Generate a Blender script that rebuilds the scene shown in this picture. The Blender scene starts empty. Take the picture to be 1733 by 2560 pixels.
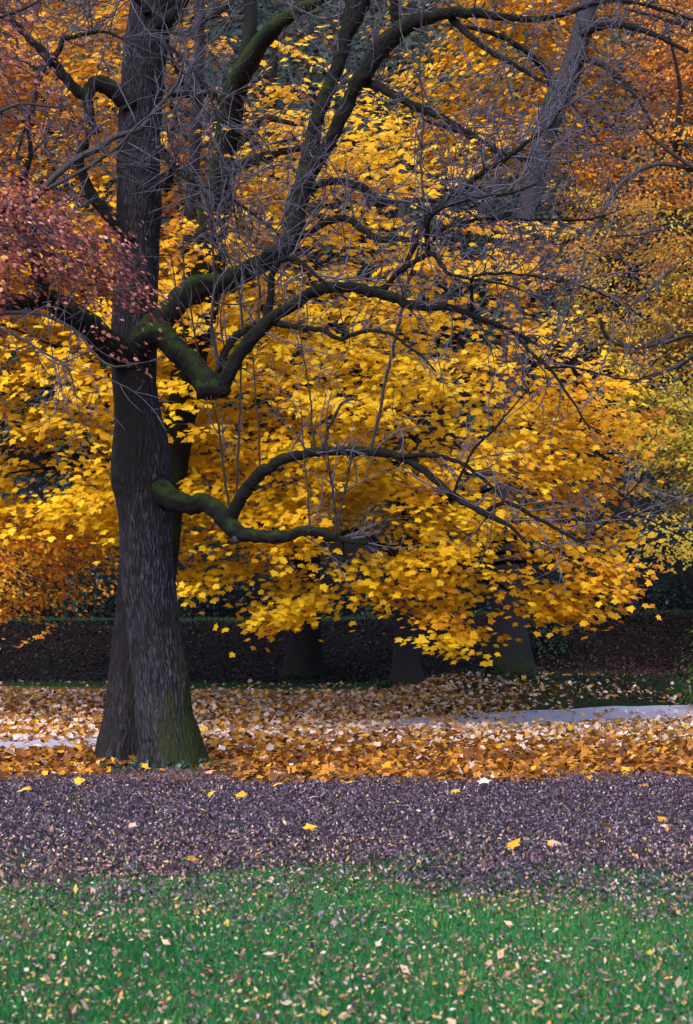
import bpy, math
import numpy as np

# ------------------------------------------------------------------ camera, sky, sun, exposure
scene = bpy.context.scene
col = scene.collection
F, CX, YH, H = 3966.0, 866.5, 1570.0, 1.75      # focal length, centre and horizon in photo pixels; eye height in metres
W_, H_ = 1733.0, 2560.0
cd = bpy.data.cameras.new('camera')
cam = bpy.data.objects.new('camera', cd); col.objects.link(cam)
cam.location = (0, 0, H); cam.rotation_euler = (math.pi / 2, 0, 0)
cd.sensor_fit = 'VERTICAL'; cd.sensor_height = 36.0; cd.sensor_width = 24.37
cd.lens = 36.0 * F / H_; cd.shift_y = (YH - H_ / 2) / H_; cd.shift_x = 0.0
cd.clip_start = 0.1; cd.clip_end = 600
cd.dof.use_dof = True; cd.dof.focus_distance = 22.0; cd.dof.aperture_fstop = 3.6
scene.camera = cam

SUN_EL, SUN_AZ = 42.0, 205.0                     # overcast: a wide soft sun high behind the camera
world = bpy.data.worlds.new('World'); scene.world = world; world.use_nodes = True
wn = world.node_tree; wn.nodes.clear()
sky = wn.nodes.new('ShaderNodeTexSky'); sky.sky_type = 'NISHITA'; sky.sun_disc = False
sky.sun_elevation = math.radians(SUN_EL); sky.sun_rotation = math.radians(SUN_AZ)
sky.air_density = 1.0; sky.dust_density = 3.0; sky.ozone_density = 1.5
bg = wn.nodes.new('ShaderNodeBackground'); bg.inputs['Strength'].default_value = 0.12
wo = wn.nodes.new('ShaderNodeOutputWorld')
wn.links.new(sky.outputs[0], bg.inputs['Color']); wn.links.new(bg.outputs[0], wo.inputs['Surface'])
sl = bpy.data.lights.new('sun', 'SUN'); sl.energy = 1.0; sl.angle = math.radians(40); sl.color = (1.0, 0.97, 0.94)
sun = bpy.data.objects.new('sun', sl); col.objects.link(sun)
sun.location = (0, -10, 40)
sun.rotation_euler = (math.radians(90 - SUN_EL), 0, math.radians(180 - SUN_AZ))
vs = scene.view_settings
vs.view_transform = 'Standard'; vs.look = 'None'; vs.exposure = 1.55; vs.gamma = 1.0; vs.use_curve_mapping = False
scene.cycles.max_bounces = 6; scene.cycles.diffuse_bounces = 2; scene.cycles.transmission_bounces = 3
scene.cycles.glossy_bounces = 2; scene.cycles.transparent_max_bounces = 4

rng = np.random.default_rng(11)
def P(px, py, Y):
    return np.array([(px - CX) * Y / F, Y, H - (py - YH) * Y / F])

# ------------------------------------------------------------------ noise
def _h(ix, iy, iz):
    n = (ix.astype(np.int64) * 374761393 + iy.astype(np.int64) * 668265263 + iz.astype(np.int64) * 2147483647) & 0xffffffff
    n = ((n ^ (n >> 13)) * 1274126177) & 0xffffffff
    n = (n ^ (n >> 16)) & 0xffffff
    return n / float(0xffffff)
def noise(x, y, z=0.0):
    x = np.asarray(x, float); y = np.asarray(y, float); z = np.asarray(z, float) + np.zeros_like(x)
    ix, iy, iz = np.floor(x), np.floor(y), np.floor(z)
    fx, fy, fz = x - ix, y - iy, z - iz
    fx, fy, fz = [f * f * (3 - 2 * f) for f in (fx, fy, fz)]
    r = 0
    for a in (0, 1):
        for b in (0, 1):
            for c in (0, 1):
                r = r + _h(ix + a, iy + b, iz + c) * np.abs(1 - a - fx) * np.abs(1 - b - fy) * np.abs(1 - c - fz)
    return r
def fbm(x, y, z=0.0, o=3):
    r, a, t = 0, 1.0, 0
    for i in range(o):
        r = r + a * noise(np.asarray(x) * 2 ** i + 17 * i, np.asarray(y) * 2 ** i + 5 * i, np.asarray(z) * 2 ** i); t += a; a *= .5
    return r / t
def sm(a, b, x):
    t = np.clip((np.asarray(x, float) - a) / (b - a), 0, 1); return t * t * (3 - 2 * t)
def nrm(v):
    return v / np.maximum(np.linalg.norm(v, axis=-1, keepdims=True), 1e-9)

# ------------------------------------------------------------------ mesh and object helpers
def make_mesh(name, verts, faces, attrs=None, mat=None, smooth=False):
    """verts (N,3); faces: list of int arrays (M,k)"""
    me = bpy.data.meshes.new(name)
    verts = np.asarray(verts, np.float32)
    me.vertices.add(len(verts)); me.vertices.foreach_set('co', verts.ravel())
    loops = np.concatenate([f.ravel() for f in faces]).astype(np.int32)
    tot = np.concatenate([np.full(len(f), f.shape[1]) for f in faces]).astype(np.int32)
    st = np.concatenate([[0], np.cumsum(tot)[:-1]]).astype(np.int32)
    me.loops.add(len(loops)); me.loops.foreach_set('vertex_index', loops)
    me.polygons.add(len(tot)); me.polygons.foreach_set('loop_start', st); me.polygons.foreach_set('loop_total', tot)
    if smooth: me.polygons.foreach_set('use_smooth', np.ones(len(tot), bool))
    me.update(calc_edges=True)
    for k, v in (attrs or {}).items():
        a = me.attributes.new(k, 'FLOAT', 'POINT'); a.data.foreach_set('value', np.asarray(v, np.float32))
    if mat: me.materials.append(mat)
    return me
def add(name, me, parent=None, loc=None, **props):
    o = bpy.data.objects.new(name, me); col.objects.link(o)
    if loc is not None: o.location = loc
    if parent is not None: o.parent = parent
    for k, v in props.items(): o[k] = v
    return o
def thing(name, loc, label, cat, group=None):
    o = add(name, None, loc=tuple(float(v) for v in loc), label=label, category=cat)
    o.empty_display_size = .3
    if group: o['group'] = group
    return o
class Bag:                                           # collects geometry for one mesh
    def __init__(s): s.v, s.f, s.a, s.n = [], [], {}, 0
    def put(s, v, faces, **attrs):
        s.v.append(v)
        for f in faces: s.f.append(np.asarray(f) + s.n)
        for k, x in attrs.items(): s.a.setdefault(k, []).append(np.broadcast_to(np.asarray(x, float), (len(v),)))
        s.n += len(v)
    def mesh(s, name, mat, smooth=False, origin=None):
        v = np.concatenate(s.v)
        if origin is not None: v = v - np.asarray(origin)
        d = {}
        for f in s.f: d.setdefault(f.shape[1], []).append(f)
        return make_mesh(name, v, [np.concatenate(x) for x in d.values()], {k: np.concatenate(x) for k, x in s.a.items()}, mat, smooth)

def resample(pts, rad, step):
    """Catmull-Rom through pts, radii interpolated along"""
    pts = np.asarray(pts, float); rad = np.asarray(rad, float)
    Q = np.vstack([2 * pts[0] - pts[1], pts, 2 * pts[-1] - pts[-2]])
    out, ro = [], []
    for i in range(len(pts) - 1):
        p0, p1, p2, p3 = Q[i], Q[i + 1], Q[i + 2], Q[i + 3]
        n = max(1, int(np.linalg.norm(p2 - p1) / step))
        t = np.linspace(0, 1, n, endpoint=False)[:, None]
        out.append(.5 * ((2 * p1) + (p2 - p0) * t + (2 * p0 - 5 * p1 + 4 * p2 - p3) * t ** 2 + (3 * p1 - p0 - 3 * p2 + p3) * t ** 3))
        ro.append(rad[i] + (rad[i + 1] - rad[i]) * t[:, 0])
    out.append(pts[-1:]); ro.append(rad[-1:])
    return np.vstack(out), np.concatenate(ro)
def frames(pts):
    T = nrm(np.gradient(pts, axis=0))
    ref = np.array([0.0, -1.0, 0.0]) if abs(T[0][1]) < .9 else np.array([1.0, 0, 0])
    N = np.zeros_like(T)
    n = ref
    for i in range(len(T)):
        n = n - T[i] * np.dot(n, T[i]); n = n / max(np.linalg.norm(n), 1e-9); N[i] = n
    return T, N, np.cross(T, N)
RW = .040
def tube(bag, pts, rad, sides, lump=0.0, moss=0.0, ridge=False, seed=0.0, flare=None, stain=None):
    """skin a polyline; lump = radial unevenness, moss = how mossy the top side is"""
    T, N, B = frames(pts)
    th = np.linspace(0, 2 * np.pi, sides, endpoint=False)
    d = N[:, None] * np.cos(th)[None, :, None] + B[:, None] * np.sin(th)[None, :, None]
    R = np.repeat(rad[:, None], sides, 1)
    L = np.concatenate([[0], np.cumsum(np.linalg.norm(np.diff(pts, axis=0), axis=1))])[:, None] + 0 * R
    cx, cy = np.cos(th)[None] + 0 * R, np.sin(th)[None] + 0 * R
    if flare is not None: R = R * flare(L, th[None] + 0 * R)
    rd = np.zeros_like(R)
    if lump:
        rm = rad.mean()
        R = R * (1 + lump * (fbm(cx * 1.3 + seed, cy * 1.3 + seed * .7, L / max(rm, .01) * .28, 3) - .5) * 2)
    if ridge:
        arc = th[None] * .30                                    # metres of girth
        wob = (fbm(cx * 3 + 9, cy * 3, L * 2.6, 2) - .5) * .08 + (fbm(cx * 11 + 3, cy * 11, L * 13, 2) - .5) * .06
        k = (arc + wob) / RW
        c = np.cos(2 * np.pi * k * round(.30 * 2 * np.pi / RW) / (.30 * 2 * np.pi / RW))
        kk = np.round(k * round(.30 * 2 * np.pi / RW) / (.30 * 2 * np.pi / RW)) % round(.30 * 2 * np.pi / RW)
        seg = .50 + .50 * sm(.30, .62, noise(kk * 13.7 + .5, kk * 0 + .5, L * 7.5 + kk * 3.1))
        br = fbm(np.cos(th)[None] * 8 + 31 + 0 * R, np.sin(th)[None] * 8 + 0 * R, L * 13, 2)
        rd = np.clip((c * .5 + .5) * seg + (br - .5) * .7, 0, 1)
        rd = rd * (0.65 + .35 * fbm(cx * 2, cy * 2 + 40, L * 1.5, 2))
        R = R + (rd - .5) * .026
    if lump and rad.max() > .02 and not ridge:
        v = pts[:, None] + d * R[..., None]
        R = R + (fbm(v[..., 0] * 17, v[..., 1] * 17, v[..., 2] * 17, 3) - .5) * np.minimum(.050, R * .5)
    v = pts[:, None] + d * R[..., None]
    n, m = len(pts), sides
    i = np.arange(n - 1)[:, None] * m; j = np.arange(m)[None]; j2 = (j + 1) % m
    q = np.stack([i + j, i + j2, i + m + j2, i + m + j], -1).reshape(-1, 4)
    top = (n - 1) * m
    cap = np.stack([top + j[0], top + j2[0], np.full(m, n * m)], -1)
    cap0 = np.stack([j2[0], j[0], np.full(m, n * m + 1)], -1)
    up = d[..., 2]
    ms = np.clip((up - .05) * 2.2, 0, 1) * moss if moss else np.zeros_like(up)
    if moss:
        ms = ms * np.clip(fbm(v[..., 0] * 7, v[..., 1] * 7, v[..., 2] * 7, 3) * 3.4 - 1.15, 0, 1) * np.clip(1.25 - 1.1 * L / max(L[-1, 0], .1), .12, 1)
        R = R + ms * .02 * fbm(v[..., 0] * 40, v[..., 1] * 40, v[..., 2] * 40, 2)
        v = pts[:, None] + d * R[..., None]
    if stain is not None:
        st, m2 = stain(v, d); ms = np.maximum(ms, m2)
    else: st = np.zeros_like(up)
    vv = np.vstack([v.reshape(-1, 3), pts[-1] + T[-1] * rad[-1] * .6, pts[0]])
    e = lambda x, f=0.0: np.concatenate([x.ravel(), [f, f]])
    bag.put(vv, [q, cap, cap0], moss=e(ms), ridge=e(rd, .3), stain=e(st))

# ------------------------------------------------------------------ node materials
def new_mat(name):
    m = bpy.data.materials.new(name); m.use_nodes = True
    nt = m.node_tree; nt.nodes.clear()
    out = nt.nodes.new('ShaderNodeOutputMaterial')
    return m, nt, out
def N(nt, t, **kw):
    n = nt.nodes.new(t)
    for k, v in kw.items(): setattr(n, k, v)
    return n
def ramp(nt, src, stops, interp='LINEAR'):
    r = N(nt, 'ShaderNodeValToRGB'); r.color_ramp.interpolation = interp
    el = r.color_ramp.elements
    while len(el) > 1: el.remove(el[-1])
    el[0].position = stops[0][0]; el[0].color = (*stops[0][1], 1)
    for p, c in stops[1:]:
        e = el.new(p); e.color = (*c, 1)
    nt.links.new(src, r.inputs[0]); return r.outputs[0]
def attr(nt, name):
    a = N(nt, 'ShaderNodeAttribute'); a.attribute_name = name; return a.outputs['Fac']
def noise_node(nt, scale, detail=4.0, rough=.6, vec=None):
    n = N(nt, 'ShaderNodeTexNoise'); n.inputs['Scale'].default_value = scale; n.inputs['Detail'].default_value = detail
    n.inputs['Roughness'].default_value = rough
    if vec is not None: nt.links.new(vec, n.inputs['Vector'])
    return n.outputs['Fac']
def mixc(nt, fac, a, b):
    m = N(nt, 'ShaderNodeMix', data_type='RGBA')
    for s, val in ((m.inputs[0], fac), (m.inputs[6], a), (m.inputs[7], b)):
        if isinstance(val, (tuple, list)): s.default_value = (*val, 1)
        elif isinstance(val, (int, float)): s.default_value = val
        else: nt.links.new(val, s)
    return m.outputs[2]
def math_n(nt, op, a, b=0.0, clamp=False):
    m = N(nt, 'ShaderNodeMath', operation=op); m.use_clamp = clamp
    for s, val in ((m.inputs[0], a), (m.inputs[1], b)):
        if isinstance(val, (int, float)): s.default_value = val
        else: nt.links.new(val, s)
    return m.outputs[0]

def leaf_mat(name, stops, trans=.35, rough=.6, spec=.25):
    m, nt, out = new_mat(name)
    c = ramp(nt, attr(nt, 'tint'), stops)
    geo = N(nt, 'ShaderNodeNewGeometry')
    tc = N(nt, 'ShaderNodeTexCoord')
    nz = noise_node(nt, 9.0, 2.0, .5, tc.outputs['Object'])
    c = mixc(nt, math_n(nt, 'MULTIPLY', nz, .28), c, tuple(.45 * v for v in stops[0][1]))
    p = N(nt, 'ShaderNodeBsdfPrincipled'); p.inputs['Roughness'].default_value = rough
    p.inputs['Specular IOR Level'].default_value = spec
    nt.links.new(c, p.inputs['Base Color'])
    if trans:
        t = N(nt, 'ShaderNodeBsdfTranslucent'); nt.links.new(c, t.inputs['Color'])
        mx = N(nt, 'ShaderNodeMixShader'); mx.inputs[0].default_value = trans
        nt.links.new(p.outputs[0], mx.inputs[1]); nt.links.new(t.outputs[0], mx.inputs[2]); nt.links.new(mx.outputs[0], out.inputs['Surface'])
    else: nt.links.new(p.outputs[0], out.inputs['Surface'])
    return m

def bark_mat(name, dark, light, RK=.62, FK=.62, *, moss=(.035, .075, .008), fine=26.0, stretch=.22, bump=.5, dist=.02, stain_tone_c=(.006, .005, .006)):
    m, nt, out = new_mat(name)
    tc = N(nt, 'ShaderNodeTexCoord'); mp = N(nt, 'ShaderNodeMapping')
    mp.inputs['Scale'].default_value = (1, 1, stretch); nt.links.new(tc.outputs['Object'], mp.inputs['Vector'])
    fine_n = noise_node(nt, fine, 5, .65, mp.outputs[0])
    patch = noise_node(nt, 2.3, 4, .6, tc.outputs['Object'])
    rid = math_n(nt, 'ADD', math_n(nt, 'MULTIPLY', attr(nt, 'ridge'), RK), math_n(nt, 'MULTIPLY', fine_n, FK))
    c = ramp(nt, rid, [(.30, dark), (.62, tuple((a + b) / 2 for a, b in zip(dark, light))), (.9, light)])
    c = mixc(nt, math_n(nt, 'MULTIPLY', patch, .45), c, dark)
    c = mixc(nt, math_n(nt, 'MULTIPLY', attr(nt, 'stain'), .9), c, stain_tone_c)
    mossn = ramp(nt, noise_node(nt, 60, 3, .7, tc.outputs['Object']), [(.3, tuple(v * .45 for v in moss)), (.7, moss), (.9, tuple(min(1, v * 1.9) for v in moss))])
    mf = math_n(nt, 'MULTIPLY', attr(nt, 'moss'), 1.0, True)
    c = mixc(nt, mf, c, mossn)
    p = N(nt, 'ShaderNodeBsdfPrincipled'); p.inputs['Roughness'].default_value = .85; p.inputs['Specular IOR Level'].default_value = .2
    nt.links.new(c, p.inputs['Base Color'])
    b = N(nt, 'ShaderNodeBump'); b.inputs['Strength'].default_value = bump; b.inputs['Distance'].default_value = dist
    nt.links.new(fine_n, b.inputs['Height']); nt.links.new(b.outputs[0], p.inputs['Normal'])
    nt.links.new(p.outputs[0], out.inputs['Surface'])
    return m

M = {}
M['bark'] = bark_mat('dark_ridged_bark', (.0036, .0032, .0050), (.050, .046, .074), .80, .36, moss=(.018, .026, .005))
M['limb'] = bark_mat('dark_limb_bark', (.004, .0035, .0045), (.040, .034, .042), moss=(.027, .056, .005), stretch=.6, fine=30, bump=1.0, dist=.05)
M['twig'] = bark_mat('pale_twig_bark', (.065, .06, .09), (.34, .31, .46), stretch=.8, bump=.2)
M['sprout'] = bark_mat('brown_sprout_bark', (.02, .017, .022), (.13, .115, .14), stretch=.8, bump=.2)
M['far_bark'] = bark_mat('grey_far_bark', (.022, .020, .028), (.086, .077, .106), moss=(.03, .045, .008))
M['beech_bark'] = bark_mat('smooth_beech_bark', (.03, .027, .034), (.14, .125, .145), fine=12)
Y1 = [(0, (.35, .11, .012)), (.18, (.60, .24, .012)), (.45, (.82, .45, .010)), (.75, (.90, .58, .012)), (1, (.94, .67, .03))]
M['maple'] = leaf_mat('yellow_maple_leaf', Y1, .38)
M['copper'] = leaf_mat('copper_beech_leaf', [(0, (.07, .016, .022)), (.4, (.32, .075, .065)), (.75, (.60, .21, .15)), (1, (.85, .52, .40))], .3, .45, .5)
M['orange_beech'] = leaf_mat('orange_beech_leaf', [(0, (.20, .05, .012)), (.4, (.58, .18, .02)), (.8, (.80, .36, .03)), (1, (.78, .55, .05))], .35)
M['olive_beech'] = leaf_mat('olive_beech_leaf', [(0, (.26, .075, .03)), (.35, (.46, .22, .03)), (.7, (.50, .37, .03)), (1, (.40, .40, .05))], .35)
M['wood'] = leaf_mat('far_wood_leaf', [(0, (.010, .024, .022)), (.45, (.022, .045, .040)), (.72, (.08, .07, .04)), (1, (.30, .12, .03))], .15)
M['green'] = leaf_mat('dark_green_leaf', [(0, (.003, .010, .007)), (.6, (.007, .026, .015)), (1, (.030, .085, .045))], .15, .4, .5)
M['fir'] = leaf_mat('green_bough_leaf', [(0, (.03, .06, .012)), (.6, (.09, .15, .02)), (1, (.20, .24, .04))], .25)
M['litter'] = leaf_mat('fallen_maple_leaf', [(0, (.07, .028, .018)), (.2, (.26, .09, .014)), (.45, (.52, .21, .018)), (.7, (.78, .44, .03)), (.80, (.62, .38, .27)), (1, (.84, .70, .66))], .12)
M['mauve'] = leaf_mat('small_dead_leaf', [(0, (.013, .007, .014)), (.5, (.074, .046, .080)), (.82, (.19, .13, .205)), (1, (.44, .32, .41))], .08, .5, .4)
M['mixed'] = leaf_mat('mixed_fallen_leaf', [(0, (.05, .025, .025)), (.25, (.18, .085, .07)), (.5, (.38, .22, .17)), (.7, (.58, .42, .34)), (.8, (.50, .40, .09)), (.9, (.62, .24, .05)), (1, (.66, .66, .62))], .1)
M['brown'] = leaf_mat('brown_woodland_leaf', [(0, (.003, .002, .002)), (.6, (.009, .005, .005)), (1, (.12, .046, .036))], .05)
M['verge'] = leaf_mat('verge_blade', [(0, (.010, .026, .012)), (.6, (.022, .068, .026)), (1, (.05, .11, .05))], .15)
M['grass'] = leaf_mat('lawn_blade', [(0, (.010, .085, .025)), (.5, (.018, .185, .052)), (.85, (.05, .28, .085)), (1, (.16, .32, .07))], .25)

# ------------------------------------------------------------------ terrain
PX = np.array([-40, -14, -8, -5.2, -3.5, -1, 1.74, 4.5, 7.2, 12, 25, 40.]); PY = np.array([17, 22, 23.1, 23.7, 24.5, 26.7, 29.0, 31.2, 32.7, 35, 39, 42.])
def ypath(x): return np.interp(x, PX, PY)
def ground(x, y):
    x = np.asarray(x, float); y = np.asarray(y, float)
    yp = ypath(x) + 1.5
    u = np.clip((y - yp) / np.maximum(36.5 - yp, 3), 0, 1)
    h = (.45 + .2 * sm(-.5, 3, x)) * u
    h = h + 1.45 * sm(37.5, 45, y) + .10 * sm(45, 46.2, y)
    h = h + np.clip(y - 50, 0, 60) * .75
    h = h + (fbm(x * .35, y * .35, 3.3, 2) - .5) * .10 * sm(8, 14, y)
    d = np.hypot(x + 2.15, y - 20.15)
    h = h + .05 * np.exp(-(d / 1.0) ** 2)
    return h
def zone_noise(x, y, s=1.0, k=0.0): return fbm(np.asarray(x) * s + k, np.asarray(y) * s, k, 3)

xs = np.concatenate([np.linspace(-90, -16, 18), np.linspace(-15, 15, 91), np.linspace(16, 90, 18)])
ys = np.concatenate([np.linspace(-30, 3, 10), np.linspace(3.5, 48, 135), np.linspace(49, 160, 40)])
gx, gy = np.meshgrid(xs, ys)
gz = ground(gx, gy)
nx, ny = len(xs), len(ys)
i = np.arange(ny - 1)[:, None] * nx + np.arange(nx - 1)[None]
gq = np.stack([i, i + 1, i + nx + 1, i + nx], -1).reshape(-1, 4)
gm, nt, out = new_mat('park_ground')
litf = lambda x, y: sm(.30, .72, sm(9.3, 13.6, y + .12 * np.asarray(x)) + (zone_noise(x, y, .7, 2.0) - .5) * .75 + (zone_noise(x * .6, y, 2.6, 5.0) - .5) * .65)
lit_a = litf(gx, gy) * (1 - sm(18, 19.3, gy + (zone_noise(gx, gy, .8, 7.) - .5) * 1.4))
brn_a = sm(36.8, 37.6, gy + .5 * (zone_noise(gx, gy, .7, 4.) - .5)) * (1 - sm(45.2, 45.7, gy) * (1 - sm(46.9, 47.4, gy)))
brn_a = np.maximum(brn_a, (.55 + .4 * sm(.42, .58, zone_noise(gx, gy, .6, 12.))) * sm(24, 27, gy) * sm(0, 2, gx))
org_a = sm(18, 19.3, gy + (zone_noise(gx, gy, .8, 7.) - .5) * 1.4) * (1 - sm(34.5, 36.2, gy)) * (1 - sm(2, 6, gx + 4 * (zone_noise(gx, gy, .6, 9.) - .5)) * sm(25, 27, gy))
c = ramp(nt, noise_node(nt, 14, 5, .7), [(.25, (.008, .025, .010)), (.55, (.012, .060, .018)), (.8, (.03, .07, .025))])
c = mixc(nt, attr(nt, 'mauve'), c, ramp(nt, noise_node(nt, 45, 4, .7), [(.3, (.010, .008, .010)), (.6, (.04, .03, .04))]))
c = mixc(nt, attr(nt, 'orange'), c, ramp(nt, noise_node(nt, 30, 4, .7), [(.3, (.10, .035, .01)), (.6, (.30, .13, .02))]))
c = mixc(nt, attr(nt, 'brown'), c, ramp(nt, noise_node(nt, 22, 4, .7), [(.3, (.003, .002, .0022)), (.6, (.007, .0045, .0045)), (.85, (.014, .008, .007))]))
p = N(nt, 'ShaderNodeBsdfPrincipled'); p.inputs['Roughness'].default_value = .9; p.inputs['Specular IOR Level'].default_value = .1
b = N(nt, 'ShaderNodeBump'); b.inputs['Strength'].default_value = .6; b.inputs['Distance'].default_value = .03
nt.links.new(noise_node(nt, 40, 4, .7), b.inputs['Height']); nt.links.new(b.outputs[0], p.inputs['Normal'])
nt.links.new(c, p.inputs['Base Color']); nt.links.new(p.outputs[0], out.inputs['Surface'])
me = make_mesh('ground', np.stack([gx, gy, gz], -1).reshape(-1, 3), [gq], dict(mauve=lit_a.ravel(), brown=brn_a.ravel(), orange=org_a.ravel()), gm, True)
GROUND = add('ground', me, kind='structure', label='park lawn rising to a wooded bank behind the footpath', category='ground')

# footpath: a sheet a few millimetres above the ground
pm, nt, out = new_mat('pale_grit_path')
c = ramp(nt, noise_node(nt, 9, 6, .75), [(.3, (.32, .31, .42)), (.7, (.54, .52, .68))])
c = mixc(nt, math_n(nt, 'MULTIPLY', noise_node(nt, 1.2, 4, .6), .35), c, (.24, .22, .25))
p = N(nt, 'ShaderNodeBsdfPrincipled'); p.inputs['Roughness'].default_value = .9; nt.links.new(c, p.inputs['Base Color'])
b = N(nt, 'ShaderNodeBump'); b.inputs['Strength'].default_value = .5; b.inputs['Distance'].default_value = .02
nt.links.new(noise_node(nt, 90, 3, .7), b.inputs['Height']); nt.links.new(b.outputs[0], p.inputs['Normal']); nt.links.new(p.outputs[0], out.inputs['Surface'])
px_ = np.linspace(-16, 20, 145); cen = np.stack([px_, ypath(px_)], -1)
for _ in range(6): cen[1:-1] = (cen[:-2] + 2 * cen[1:-1] + cen[2:]) / 4
tg = nrm(np.gradient(cen, axis=0)); nn = np.stack([-tg[:, 1], tg[:, 0]], -1)
rows = []
for k, w in enumerate(np.linspace(-1, 1, 9)):
    hw = 1.2 + .40 * sm(0, 7, px_) + (.16 * (fbm(px_ * 1.3, px_ * 0 + (5 if w < 0 else 9), 0, 2) - .5) if abs(w) > .99 else 0)
    q = cen + nn * (w * hw)[:, None]; rows.append(np.stack([q[:, 0], q[:, 1], ground(q[:, 0], q[:, 1]) + .012], -1))
v = np.stack(rows, 1).reshape(-1, 3); i = np.arange(144)[:, None] * 9 + np.arange(8)[None]
q = np.stack([i, i + 9, i + 10, i + 1], -1).reshape(-1, 4)
add('footpath', make_mesh('footpath', v, [q], None, pm, True), kind='structure', label='pale grey grit footpath curving behind the dark tree', category='path')

# ------------------------------------------------------------------ leaves
def tmpl(half, centre, fold=.18, droop=.25):
    h = np.array(half, float)
    o = np.vstack([h, [[-x, y] for x, y in h[::-1] if x != 0]])
    pts = np.vstack([[centre], o])
    w = -fold * np.abs(pts[:, 0]) - droop * (pts[:, 1] - .2) ** 2
    n = len(o); k = np.arange(n)
    return np.column_stack([pts, w]), np.stack([np.zeros(n, int), 1 + k, 1 + (k + 1) % n], -1)
MAPLE = tmpl([(0, .04), (.38, -.03), (.33, .17), (.58, .42), (.30, .50), (.24, .70), (0, .95)], (0, .33))
STAR = tmpl([(0, .05), (.40, .0), (.35, .20), (.58, .46), (.29, .57), (0, .95)], (0, .33))
OVAL = (np.array([[0, 0, 0], [.30, .45, -.07], [0, 1, -.12], [-.30, .45, -.07]]), np.array([[0, 1, 2], [0, 2, 3]]))
ROUND = tmpl([(0, 0), (.30, .22), (.36, .52), (.20, .85), (0, 1)], (0, .5), .12, .15)
CURL = (np.array([[0, 0, 0], [.24, .5, .12], [0, 1, .25], [-.24, .5, .12]]), np.array([[0, 1, 2], [0, 2, 3]]))
def leaf_geo(pos, nor, tip, size, tint, T):
    n = nrm(nor); t = nrm(tip - n * np.sum(tip * n, -1, keepdims=True)); s = np.cross(t, n)
    tv, tf = T
    v = pos[:, None] + size[:, None, None] * (s[:, None] * tv[None, :, :1] + t[:, None] * tv[None, :, 1:2] + n[:, None] * tv[None, :, 2:3])
    f = (np.arange(len(pos)) * len(tv))[:, None, None] + tf[None]
    return v.reshape(-1, 3), f.reshape(-1, 3), np.repeat(tint, len(tv))
def leaves(name, d, T, mat, parent=None, origin=None, **props):
    v, f, t = leaf_geo(d['pos'], d['nor'], d['tip'], d['size'], d['tint'], T)
    if origin is not None: v = v - np.asarray(origin)
    return add(name, make_mesh(name, v, [f], dict(tint=t), mat), parent, **props)
from mathutils import Matrix
_var = {}
def leaf_parts(name, d, idx, T, mat, parent, origin=(0, 0, 0), nv=8):
    """single leaves as objects; alike tints share a mesh"""
    for k in idx:
        b = int(np.clip(d['tint'][k] * nv, 0, nv - 1)); key = (name, mat.name, b)
        if key not in _var:
            tv, tf = T
            _var[key] = make_mesh(name, tv, [tf], dict(tint=np.full(len(tv), (b + .5) / nv)), mat)
        n = nrm(d['nor'][k]); t = d['tip'][k]; t = nrm(t - n * np.dot(t, n)); s = np.cross(t, n)
        o = bpy.data.objects.new(name, _var[key]); col.objects.link(o); o.parent = parent
        S = d['size'][k]
        R = np.eye(4); R[:3, 0] = s * S; R[:3, 1] = t * S; R[:3, 2] = n * S; R[:3, 3] = d['pos'][k] - np.asarray(origin)
        o.matrix_local = Matrix(R.tolist())
def cat(ds):
    return {k: np.concatenate([d[k] for d in ds]) for k in ds[0]}
def pick(d, m): return {k: v[m] for k, v in d.items()}
def in_view(pos):
    px = CX + pos[:, 0] * F / pos[:, 1]; py = YH - (pos[:, 2] - H) * F / pos[:, 1]
    return (px > 10) & (px < W_ - 10) & (py > 10) & (py < H_ - 10) & (pos[:, 1] > 2), px, py
def split300(d, n=300, score=None):
    ok, px, py = in_view(d['pos'])
    s = d['size'] / d['pos'][:, 1] if score is None else score
    s = np.where(ok, s, -1); order = np.argsort(-s)[:n]
    m = np.ones(len(s), bool); m[order] = False
    return order, m
def inpoly(x, y, poly):
    poly = np.asarray(poly, float); r = np.zeros(np.shape(x), bool); j = len(poly) - 1
    for i in range(len(poly)):
        xi, yi = poly[i]; xj, yj = poly[j]
        c = ((yi > y) != (yj > y)) & (x < (xj - xi) * (y - yi) / ((yj - yi) + 1e-12) + xi); r ^= c; j = i
    return r

def sprays(centres, trunk, n, rad, size, tint_fn, r, flat=.18, face=.55, droop=.5):
    """flat drooping sprays of leaves; each points away from the trunk"""
    out = []
    k = len(centres); rep = np.repeat(np.arange(k), n); C = centres[rep]
    outw = C - np.array([trunk[0], trunk[1], 0]); outw[:, 2] = 0; outw = nrm(outw)
    jit = r.normal(size=(k, 3)) * .35; jit[:, 2] *= .4
    outw = nrm(outw + jit[rep])
    side = np.cross(outw, [0, 0, 1.0])
    u = r.normal(size=len(rep)); w = r.normal(size=len(rep)); tl = (r.normal(size=k) * .25)[rep]
    R = (rad * r.uniform(.6, 1.3, k))[rep]
    pos = C + outw * (u * R)[:, None] + side * (w * R * .8)[:, None]
    pos[:, 2] += r.normal(size=len(rep)) * flat * R - droop * np.clip(u, -1, 3) * R * .55 + tl * w * R
    nor = np.array([0, 0, 1.0]) + outw * face + r.normal(size=pos.shape) * .32
    tip = outw * .8 + side * (w * .7)[:, None] + np.array([0, 0, -.55]) + r.normal(size=pos.shape) * .35
    sz = r.uniform(size[0], size[1], len(rep))
    return dict(pos=pos, nor=nor, tip=tip, size=sz, tint=np.clip(tint_fn(pos, rep, k), 0, 1))

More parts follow.
